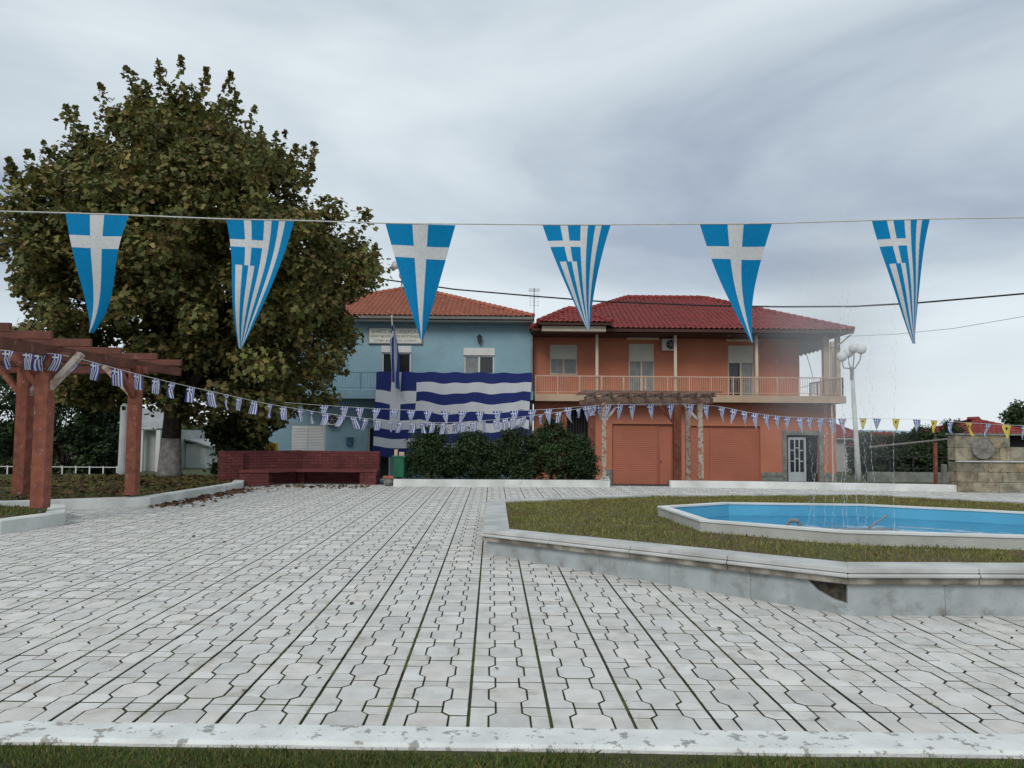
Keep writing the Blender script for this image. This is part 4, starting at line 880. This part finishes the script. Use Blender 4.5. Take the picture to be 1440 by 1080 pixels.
for j in range(nz_+1):
    for i in range(nx_+1):
        u, v = i/nx_, j/nz_; wd_ = .12+.5*math.sin(min(1, v*1.25)*math.pi*.8); fold = math.sin(u*11+v*3)
        mb.v.append((top.x+.06+(u-.5)*wd_*.75+.15*v+.05*fold*v, 36.1+.10*fold, top.z-v*2.55-.5*u*v+.1)); mb.uv.append((v*.9+.1*u, u*.8+.1+.2*v))
mb.f = [(j*(nx_+1)+i, j*(nx_+1)+i+1, (j+1)*(nx_+1)+i+1, (j+1)*(nx_+1)+i) for j in range(nz_) for i in range(nx_)]
mb.build('flag', FM['mini'], fp_, smooth=True)
# overhead cables
def wire(label, pts, r):
    tag(MB().tube(pts, r, 5).build('cable', 'cable'), label, 'cable')
cc = [(430, 376), (540, 393), (640, 407), (750, 416.5), (845, 424), (1000, 430), (1100, 431.5), (1200, 431), (1290, 426), (1360, 420), (1440, 413), (1560, 400)]
wire('thick black cable sagging past both roofs', [W(x, y, 33-.008*(x-430)) for x, y in cc], .03)
wire('thin wire running from the orange house eave', [W(x, y, d) for x, y, d in ((1190, 473, 36.4), (1260, 470, 33), (1340, 462, 30), (1440, 445, 27), (1560, 425, 24))], .008)
# ------------------------------------------------------------------ pergolas
def post(parent, x, y, z0, z1, w_, m, foot=True, lean=0):
    o = MB().beam((x, y, z0+(.06 if foot else 0)), (x+lean, y, z1), w_, w_, (0, 1, 0)).build('post', m, parent, bevel=.012)
    if foot: MB().tube([(x, y, z0-.02), (x, y, z0+.08)], .03, 8).build('post_foot', 'grey', o)
    return o
pg = thing('pergola', 'red painted timber pergola with heavy square posts on the planted bed', 'pergola', (-9.5, 16, .2))
P1 = W(56, 719, 14.0); P2 = W(185, 699, 17.1); P3 = W(29, 698, 17.0); xr_ = (P1.x+P2.x)/2
post(pg, P1.x, 14, P1.z, 3.0, .24, 'redwood'); post(pg, P2.x, 17.1, .19, 3.05, .23, 'redwood'); post(pg, P3.x, 17.0, .19, 3.0, .25, 'redwood'); post(pg, P3.x-.05, 14, .15, 3.0, .24, 'redwood')
for (x, y) in ((P1.x, 14), (P3.x, 17)):
    for dx, mm in ((.62, 'greywood'), (-.62, 'redwood')): MB().beam((x+dx*.1, y, 2.38), (x+dx, y, 3.02), .1, .13, (0, 1, 0)).build('brace', mm, pg)
MB().beam((P2.x-.06, 17.1, 2.4), (P2.x-.7, 17.1, 3.05), .1, .13, (0, 1, 0)).build('brace', 'greywood', pg)
MB().beam((P2.x, 17.0, 2.4), (P2.x-.1, 16.35, 3.05), .1, .12).build('brace', 'redwood', pg); MB().beam((P1.x, 14.1, 2.4), (P1.x, 14.7, 3.02), .1, .12).build('brace', 'redwood', pg)
for x in (P1.x, P3.x-.03): MB().beam((x, 11.6, 3.07), (P2.x if x == P1.x else x, 19.3, 3.09), .12, .2).build('beam', 'beamwood', pg, bevel=.01)
for y in (14.0, 17.0): MB().beam((-13.5, y+.16, 2.96), (-8.0, y+.16, 2.97), .1, .17).build('cross_beam', 'beamwood', pg, bevel=.01)
for k, y in enumerate((12.0, 13.1, 14.3, 15.6, 17.0, 18.5)):
    MB().beam((-13.5, y, 3.25+random.uniform(-.02, .02)), (-7.85+random.uniform(-.12, .12), y, 3.24+random.uniform(-.02, .02)), .08, .14).build('slat', 'beamwood', pg, bevel=.008)
pm = thing('pergola', 'weathered timber pergola with peeling posts in front of the garage doors', 'pergola', (4.5, 25, .2))
YA, YBk = 24.75, 27.3; fx = [W(849, 600, YA).x, W(985, 600, YA).x]; bx_ = [W(833, 600, YBk).x, W(952, 600, YBk).x, W(967, 600, 26.6).x]
post(pm, fx[0], YA, .19, 2.62, .15, 'oldwood'); post(pm, fx[1], YA, .19, 2.62, .16, 'oldwood', lean=-.02)
post(pm, bx_[0], YBk, STREET, 2.62, .2, 'redwood', False); post(pm, bx_[1], YBk, STREET, 2.62, .26, 'redwood', False); post(pm, bx_[2], 26.6, STREET, 2.62, .16, 'oldwood', False)
for x, dx, mm in ((fx[0], .5, 'greywood'), (fx[1], -.55, 'greywood')): MB().beam((x+dx*.1, YA, 2.05), (x+dx, YA, 2.62), .07, .1, (0, 1, 0)).build('brace', mm, pm)
MB().beam((bx_[1], YBk, 1.9), (bx_[1]-.6, YBk, 2.6), .08, .1, (0, 1, 0)).build('brace', 'redwood', pm)
for y in (YA, YBk): MB().beam((fx[0]-.55, y, 2.71), (fx[1]+.4, y, 2.70), .1, .18).build('beam', 'weatherbeam', pm, bevel=.01)
for k in range(8):
    x = fx[0]-.3+k*(fx[1]-fx[0]+.6)/7; MB().beam((x, YA-.7, 2.86), (x, YBk+.6, 2.87), .07, .13).build('slat', 'weatherbeam', pm)
for y in (24.2, 25.4, 26.4): MB().beam((fx[0]-.75, y, 2.955), (fx[1]+.55, y, 2.95), .12, .05).build('lath', 'weatherbeam', pm)
# ------------------------------------------------------------------ brick bench
bn = thing('brick_bench', 'dark red brick corner bench with high back and open seat', 'bench', (-6.6, 24, 0))
def bricks(name, a, b, th, z0, z1, parent):
    """brickwork between two plan points (front face on the line, thickness to the left): mortar core and every brick"""
    a, b = Vector(a), Vector(b); d = (b-a).normalized(); nl = Vector((-d.y, d.x)); L = (b-a).length
    q = [a+nl*.008+d*.006, b+nl*.008-d*.006, b+nl*(th-.008)-d*.006, a+nl*(th-.008)+d*.006]; core = MB().prism(q, z0, z1-.008).build(name, 'mortar', parent)
    mb = MB(); tn = []; rows = max(1, round((z1-z0)/.085)); hz_ = (z1-z0)/rows
    for r in range(rows):
        s = -.13 if r % 2 else 0
        while s < L:
            s0, s1 = max(0, s), min(L, s+.25)
            if s1-s0 > .03:
                j = random.uniform(-.003, .003); e = .006; n0 = len(mb.v)
                mb.prism([a+d*(s0+e if s0 > 0 else 0)+nl*j, a+d*(s1-e if s1 < L else L)+nl*j, a+d*(s1-e if s1 < L else L)+nl*(th-j), a+d*(s0+e if s0 > 0 else 0)+nl*(th-j)], z0+r*hz_+.006, z0+(r+1)*hz_-.006)
                tv = random.gauss(1, .12); tn += [(tv, tv, tv)]*(len(mb.v)-n0)
            s += .25
    mb.build('bricks', 'redbrick', core, tint=tn)['kind'] = 'stuff'; return core
c0 = G(408, 683); A1 = Vector((c0.x, 24.95)); A2 = Vector((W(533, 660, 24.95).x, 24.95)); B0 = Vector((W(340, 660, 23.75).x, 23.75)); B00 = Vector((W(314, 660, 23.5).x, 23.45))
bricks('backrest', A1+Vector((-.10, 0)), A2, .26, 0, 1.02, bn)
bricks('backrest', B00+Vector((.25, .42)), A1, .26, 0, 1.03, bn)
bricks('end_wall', B00, B0+Vector((.02, .05)), .5, 0, 1.03, bn)
sd = W(530, 660, 24.4).x
bricks('seat_support', (W(506, 660, 24.35).x, 24.35), (sd, 24.35), .6, 0, .38, bn); bricks('seat_support', B0+Vector((-.02, -.12)), (W(378, 660, 23.6).x, 23.63), .6, 0, .38, bn)
bricks('seat_support', (c0.x-.05, 24.75), (c0.x+.15, 24.75), .2, 0, .38, bn)
MB().prism([(A1.x, 24.3), (sd+.02, 24.32), (sd+.02, 24.96), (A1.x, 24.96)], .381, .46).build('seat', 'redbrick', bn, bevel=.01, tint=(1.1, 1.1, 1.1)); MB().prism([B0+Vector((-.03, -.16)), Vector((W(378, 660, 23.6).x, 23.58)), Vector((A1.x-.004, 24.3)), Vector((A1.x-.004, 24.95)), B0+Vector((.1, .5))], .382, .462).build('seat', 'redbrick', bn, bevel=.01, tint=(1.1, 1.1, 1.1))
# ------------------------------------------------------------------ bin, stones
p = G(561, 681); bi = thing('litter_bin', 'green metal litter bin full of rubbish beside the red bench', 'bin', (p.x, p.y, 0)); zb, zt = W(561, 671, p.y).z, W(561, 641, p.y).z
MB().tube([(p.x-.02, p.y, 0), (p.x-.02, p.y, zb)], .06, 8).build('stand', 'iron', bi)
MB().prism([(p.x-.17, p.y-.15), (p.x+.17, p.y-.15), (p.x+.2, p.y+.15), (p.x-.2, p.y+.15)], zb, zt).build('body', 'bin', bi, bevel=.02); MB().box(p.x-.22, p.x+.22, p.y-.18, p.y+.18, zt-.05, zt+.005).build('rim', 'bin', bi, bevel=.008)
for k, (dx, w_, h_) in enumerate(((-.1, .1, .2), (.08, .16, .12))):
    o = MB().box(p.x+dx-w_/2, p.x+dx+w_/2, p.y-.1, p.y+.06, zt-.03, zt+h_).build('cardboard_box', 'card', None, bevel=.01); tag(o, ('tall narrow' if k == 0 else 'squat')+' piece of cardboard sticking out of the green bin', 'cardboard')
p = G(546, 683)
tag(MB().sphere((p.x, p.y, .1), .16, 10, 6, .75).build('boulder', 'stone'), 'pale rounded stone beside the green bin', 'stone'); tag(MB().prism([(p.x-.16, p.y-.1), (p.x+.17, p.y-.08), (p.x+.13, p.y+.1), (p.x-.14, p.y+.1)], .21, .3).build('broken_tile', 'tileorange', bevel=.02), 'broken orange tile lying on the pale stone', 'tile')
# ------------------------------------------------------------------ lamp post
p = G(1208, 681); tp = W(1198, 520, p.y); lm = thing('lamp_post', 'white street lamp with four opal globes on curved arms', 'street lamp', (p.x, p.y, 0))
MB().tube([(p.x, p.y, 0), (p.x-.04, p.y, .9), tp], [.1, .085, .06], 12).build('pole', 'pole', lm, smooth=True)
MB().tube([(tp.x, tp.y, tp.z-.35), (tp.x-.005, tp.y, tp.z+.1)], .065, 12).build('collar', 'grey', lm)
for gx, gy, dy in ((1184, 501.5, -.3), (1193, 496, .35), (1201, 489.5, .1), (1211, 491, -.25)):
    c = W(gx, gy, p.y+dy); am = MB().tube([(tp.x, tp.y, tp.z), (tp.x*.7+c.x*.3, tp.y*.7+c.y*.3, tp.z+.04), (tp.x*.15+c.x*.85, tp.y*.15+c.y*.85, c.z-.38), (c.x, c.y, c.z-.16)], .022, 8).build('arm', 'grey', lm, smooth=True)
    MB().sphere(c, .17, 18, 12).build('globe', 'lamp', am, smooth=True)
# ------------------------------------------------------------------ stone monument wall on the right
q = G(1347, 692); ym = q.y; mw = thing('monument_wall', 'sandstone block wall carrying a round relief medallion', 'monument', (q.x+1, ym, 0)); z1_ = W(1380, 612, ym).z; zl_ = W(1380, 650, ym).z
def blocks(xa, xb, za, zb, y0, th, rows, wmin, wmax):
    for r in range(rows):
        x = xa
        while x < xb-.02:
            x2 = min(xb, x+random.uniform(wmin, wmax)); x2 = xb if xb-x2 < .15 else x2; t = random.gauss(1, .14); w2 = random.gauss(0, .05)
            MB().box(x+.004, x2-.004, y0-random.uniform(0, .008), y0+th, za+(zb-za)*r/rows+.004, za+(zb-za)*(r+1)/rows-.004).build('stone_block', 'sand', mw, bevel=.008, tint=(t*(1+w2), t, t*(1-w2))); x = x2
xm0 = q.x; xm1 = xm0+4.2; xn = W(1422, 620, ym).x
blocks(xm0, xm1, 0, zl_, ym, .5, 3, .45, .95); MB().box(xm0+.002, xm1, ym-.06, ym+.1, zl_+.001, zl_+.045).build('ledge', 'marble', mw, bevel=.008)
blocks(xm0, xn, zl_+.046, z1_, ym+.06, .44, 2, .5, .9); zn = W(1430, 629, ym).z
blocks(xn, xm1, zl_+.046, zn, ym+.06, .44, 1, .5, .9); MB().box(xn, xm1, ym+.3, ym+.34, zn, z1_).build('dark_niche', 'dark', mw); MB().box(xm0-.04, xm1+.02, ym+.0, ym+.54, z1_+.001, z1_+.05).build('cap', 'stone', mw, bevel=.01)
mc = W(1382, 630, ym); md = thing('relief_medallion', 'round grey carved medallion on the sandstone wall', 'medallion', (mc.x, ym, mc.z)); rr_ = .33
MB().tube([(mc.x, ym+.06, mc.z), (mc.x, ym+.0, mc.z), (mc.x, ym-.015, mc.z)], [rr_, rr_, rr_*.96], 36).build('disc', 'relief', md)
mb = MB(); ring = [(mc.x+math.cos(t*2*math.pi/40)*rr_*.95, ym-.02, mc.z+math.sin(t*2*math.pi/40)*rr_*.95) for t in range(41)]; mb.tube(ring, .018, 6).build('border', 'relief', md)
mb = MB()
for k in range(16): ang = k*math.pi/8; d = Vector((math.cos(ang), 0, math.sin(ang))); c = Vector((mc.x, ym-.02, mc.z)); mb.tube([c+d*.06, c+d*(.2 if k % 2 else .25)], [.024, .004], 6)
mb.sphere((mc.x, ym-.015, mc.z), .065, 12, 8).build('carving', 'relief', md)
# red post with slanting pole, grey pillar, garden fence
p = W(1316, 677, 27.5); sw_ = thing('red_post_frame', 'red post carrying a thin slanting pole in the garden', 'frame', (p.x, 27.5, zg(p.x, 27.5)))
MB().box(p.x-.05, p.x+.05, 27.45, 27.55, -.06, W(1316, 618, 27.5).z).build('post', 'redwood', sw_); MB().tube([W(1222, 629, 27.4), W(1342, 616.5, 27.4)], .035, 6).build('pole', 'gutter', sw_)
p = W(1328, 680, 26.5); tag(MB().box(p.x-.07, p.x+.07, 26.43, 26.57, -.06, W(1328, 653, 26.5).z).build('pillar', 'stone', bevel=.01), 'short grey concrete pillar beside the red post', 'pillar')
def fence(label, x0, x1, y, z0, z1, gap, m, parapet=0):
    f = thing('fence', label, 'fence', ((x0+x1)/2, y, z0)); n = int((x1-x0)/gap)
    for z in (z1, z0+(z1-z0)*.55): MB().box(x0, x1, y-.015, y+.015, z-.03, z).build('rail', m, f)
    for i in range(n+1): X = x0+(x1-x0)*i/n; MB().box(X-.025, X+.025, y-.045, y-.016, z0, z1+.03).build('picket', m, f)
    if parapet: MB().box(x0, x1, y-.08, y+.08, z0-.3, z0+parapet).build('parapet', 'stone', f)
fence('low pale metal fence in front of the dark bushes by the village house', -24, W(165, 660, 33).x, 33, zg(-20, 33)-.02, W(80, 656, 33).z, .55, 'white')
fence('dark wire garden fence on a low grey wall before the hedge', W(1218, 660, 29.5).x, W(1350, 660, 29.5).x, 29.5, -.1, W(1280, 642, 29.5).z, .8, 'iron', W(1280, 664, 29.5).z+.1)
p = W(172, 672, 33.5); tag(MB().tube([(p.x, 33.5, zg(p.x, 33.5)-.02), (p.x, 33.5, 1.2), (p.x, 33.5, 8.5)], [.2, .18, .13], 12).build('utility_pole', mat('polepaint', (.5, .53, .52), (.4, .42, .42), 2, .8)), 'thick pale concrete utility pole behind the red pergola', 'utility pole')
# ------------------------------------------------------------------ trees and shrubs
def limb(mb, a, b, r0, r1, n=6, wob=.25):
    a, b = Vector(a), Vector(b); pts = []; L = (b-a).length
    for i in range(n+1):
        t = i/n; p = a.lerp(b, t)+Vector((random.gauss(0, 1), random.gauss(0, 1), random.gauss(0, .5)))*wob*L*.08*math.sin(t*math.pi)+Vector((0, 0, .10*L*math.sin(t*math.pi))); pts.append(p)
    mb.tube(pts, [r0+(r1-r0)*i/n for i in range(n+1)], 7); return pts
OL = [(.16, .165, .05), (.125, .145, .045), (.20, .19, .06), (.10, .12, .04), (.25, .20, .065), (.18, .125, .048)]
def tree(name, label, base_, prof, nclump, per, lsize, cols, shape=LEAF, trunk=(.32, .2, 3.2), shoots=0, crad=(.65, 1.15), white=False, cat='tree', squash=1.0, group=None, shell_=.55):
    """prof: list of (height above base, radius, x offset) of the crown outline"""
    b = Vector(base_); t = thing(name, label, cat, b, group); hs = [p[0] for p in prof]
    def env(z): return np.interp(z, hs, [p[1] for p in prof]), np.interp(z, hs, [p[2] for p in prof])
    C = []; Z = np.linspace(hs[0], hs[-1], 200); wts = np.array([env(z)[0]**1.4+.1 for z in Z]); wts /= wts.sum()
    while len(C) < nclump:
        z = rng.choice(Z, p=wts)+rng.uniform(-.05, .05); rr, ox_ = env(z); cr_ = rng.uniform(*crad); a = rng.uniform(0, 2*math.pi); q = rng.uniform(0, 1)**shell_*max(.1, rr-cr_*.6)
        C.append((b.x+ox_+q*math.cos(a), b.y+q*math.sin(a)*squash, b.z+z, cr_))
    C = np.array(C); wood = MB(); r0, r1, ht = trunk; tb = b+Vector((prof[0][2]*.2, 0, ht))
    if white: MB().tube([b+Vector((0, 0, -.1)), b+Vector((0, 0, .2)), b+Vector((.02, 0, 1.25))], [r0*1.55, r0*1.22, r0*1.02], 14).build('whitewashed_trunk', 'barkwhite', t, smooth=True); wood.tube([b+Vector((.02, 0, 1.251)), b+Vector((.06, 0, ht*.7)), tb], [r0*1.0, r0*.92, r1*1.1], 12)
    else: wood.tube([b+Vector((0, 0, -.1)), b+Vector((0, 0, ht*.4)), tb], [r0*1.3, r0, r1*1.1], 10)
    ix = rng.choice(len(C), min(len(C), 26), replace=False)
    for i in ix:
        pts = limb(wood, tb-Vector((0, 0, random.uniform(0, ht*.25))), C[i, :3], r1*random.uniform(.35, .6), .02)
        for k in range(2):
            j = int(np.argmin(np.linalg.norm(C[:, :3]-np.array(pts[4])+rng.normal(size=(1, 3))*1.2, axis=1))); limb(wood, pts[3], C[j, :3], r1*.2, .012, 4)
    wood.build('trunk', 'bark', t, smooth=True)
    n = nclump*per; ci = np.repeat(np.arange(nclump), per); d = unit(rng.normal(size=(n, 3))); rad = rng.uniform(0, 1, (n, 1))**.45
    P = C[ci, :3]+d*rad*C[ci, 3:4]*np.array([1, 1, .8]); tone = np.repeat(rng.uniform(.75, 1.25, nclump), per)
    if shoots:
        sp_ = []
        for _ in range(shoots):
            z = rng.uniform(hs[-1]*.55, hs[-1]*.98); rr, ox_ = env(z); a = rng.uniform(0, 2*math.pi); q = rr*rng.uniform(.75, 1.0); c = np.array([b.x+ox_+q*math.cos(a), b.y+q*math.sin(a)*squash, b.z+z]); L = rng.uniform(.6, 1.6); dr = np.array([math.cos(a)*.25, math.sin(a)*.25, 1])
            tt = rng.uniform(0, 1, 70); sp_.append(c+np.outer(tt, dr)*L+rng.normal(size=(70, 3))*(.2*(1.1-tt))[:, None])
        P = np.concatenate([P]+sp_); k = len(P)-n; d = np.concatenate([d, unit(rng.normal(size=(k, 3)))]); tone = np.concatenate([tone, np.ones(k)]); n = len(P)
    Nn = unit(d*.5+rng.normal(size=(n, 3))*.5+np.array([0, 0, .55])); ok = P[:, 2] > b.z+.15*min(1, hs[0]+.1); P, Nn, tone = P[ok], Nn[ok], tone[ok]; n = len(P)
    leaves('crown', 'leaf', P, Nn, lsize*rng.uniform(.5, 1.35, n), shape, pick(cols, n, .2)*tone[:, None], t); return t
pb = W(238, 671, 25.5)
tree('plane_tree', 'great plane tree with browning leaves and whitewashed trunk base', (pb.x, 25.5, .12), [(1.9, 1.6, 1.8), (2.5, 4.4, .8), (3.8, 5.3, .5), (5.2, 5.6, .4), (6.6, 6.3, .7), (8.0, 6.0, .6), (9.3, 4.8, .3), (10.3, 3.7, -.2), (11.1, 2.8, 0), (11.9, 1.8, .2), (12.4, .6, 0)], 470, 215, .165, OL, trunk=(.30, .24, 3.0), shoots=75, white=True, crad=(.5, 1.0), squash=.8, shell_=.45)
DK = [(.034, .062, .024), (.045, .078, .03), (.026, .048, .02), (.062, .09, .034)]
BU = [(.055, .09, .03), (.075, .115, .04), (.038, .065, .026)]
sx = W(335, 660, 27.5).x
tree('small_tree', 'small dark leaved tree behind the red brick bench', (sx, 27.6, zg(sx, 27.6)), [(.7, .8, 0), (1.6, 1.35, .1), (2.6, 1.5, .2), (3.6, 1.1, .4), (4.2, .4, .4)], 70, 80, .15, DK+OL[:2], trunk=(.09, .06, 1.2), crad=(.3, .5))
for k, (px, dd, hh, rr) in enumerate(((92, 36.5, 5.4, 2.3), (20, 37, 5.6, 2.6), (140, 39, 4.6, 1.5))):
    X = W(px, 640, dd).x; tree('bush', ['broad dark green bush between the red pergola posts', 'tall dark bush beside the pale metal fence', 'dark bush against the corrugated roofed house'][k], (X, dd, zg(X, dd)), [(.1, rr*.8, 0), (hh*.4, rr, 0), (hh*.8, rr*.8, 0), (hh, rr*.3, 0)], 90, 90, .15, DK+BU, trunk=(.07, .05, .6), crad=(.35, .6), cat='bush')
sh_ = [(606, 25.3, 1.62, 1.0, 0), (664, 25.35, 1.50, 1.0, 1), (722, 25.3, 1.66, .95, 2), (775, 25.35, 1.90, 1.05, 3), (815, 25.3, 1.30, .65, 4)]
lab = ['dense dark evergreen shrub beside the green litter bin', 'low dark evergreen shrub beneath the middle of the giant flag', 'dark evergreen shrub with light shoots below the flag edge', 'tallest evergreen shrub in front of the barred opening', 'small evergreen shrub at the kerb end beside the pergola post']
for px, dd, hh, rr, k in sh_:
    X = W(px, 660, dd).x; tree('shrub', lab[k], (X, dd, .12), [(.12, rr*.95, 0), (hh*.35, rr*1.05, 0), (hh*.75, rr*.85, 0), (hh, rr*.4, 0)], 120, 90, .085, DK if k != 3 else DK+BU, OVAL, (.05, .035, .3), 0, (.2, .34), cat='shrub', squash=.75, group='evergreen shrubs along the back kerb')
for k, (px, dd, hh, rr) in enumerate(((1224, 31.5, 1.9, .8), (1262, 31.5, 1.75, 1.0), (1300, 31, 2.0, 1.0), (1338, 31, 2.3, .9))):
    X = W(px, 640, dd).x; tree('hedge_bush', ['thin leafed bush beside the white lamp post', 'dark bush in front of the low red roof', 'dense dark bush behind the slanting pole', 'tall dark bush beside the sandstone wall end'][k], (X, dd, -.1), [(.1, rr, 0), (hh*.5, rr*1.1, 0), (hh*.85, rr*.8, 0), (hh, rr*.3, 0)], 90, 90, .11, DK, OVAL, (.05, .035, .3), 0, (.25, .42), cat='bush', group='bushes behind the garden fence')
X = W(1432, 600, 60).x; tree('garden_tree', 'grey green tree beside the steep red roofed house', (X, 60, STREET), [(2, 1, 0), (3, 1.6, 0), (4, 1.4, 0), (4.8, .6, 0)], 50, 70, .22, BU, trunk=(.12, .08, 1.6), crad=(.4, .7))
# a distant belt of trees closes the view to the plain
n = 26000; x = rng.uniform(-130, 130, n); hgt = 2.2+1.6*np.array([mn.noise(Vector((v*.12, 0, 7))) for v in x])+1.0*np.array([mn.noise(Vector((v*.5, 3, 7))) for v in x]); P = np.stack([x, 95+rng.normal(size=n)*2.5, STREET+rng.uniform(0, 1, n)**.7*np.maximum(1, hgt*1.15)], 1)
o = leaves('far_wood', 'leaf', P, unit(rng.normal(size=(n, 3))+np.array([0, -.4, .5])), rng.uniform(.4, .8, n), LEAF, pick(DK+BU, n)); tag(o, 'distant dark belt of trees across the plain', 'wood', kind='stuff')
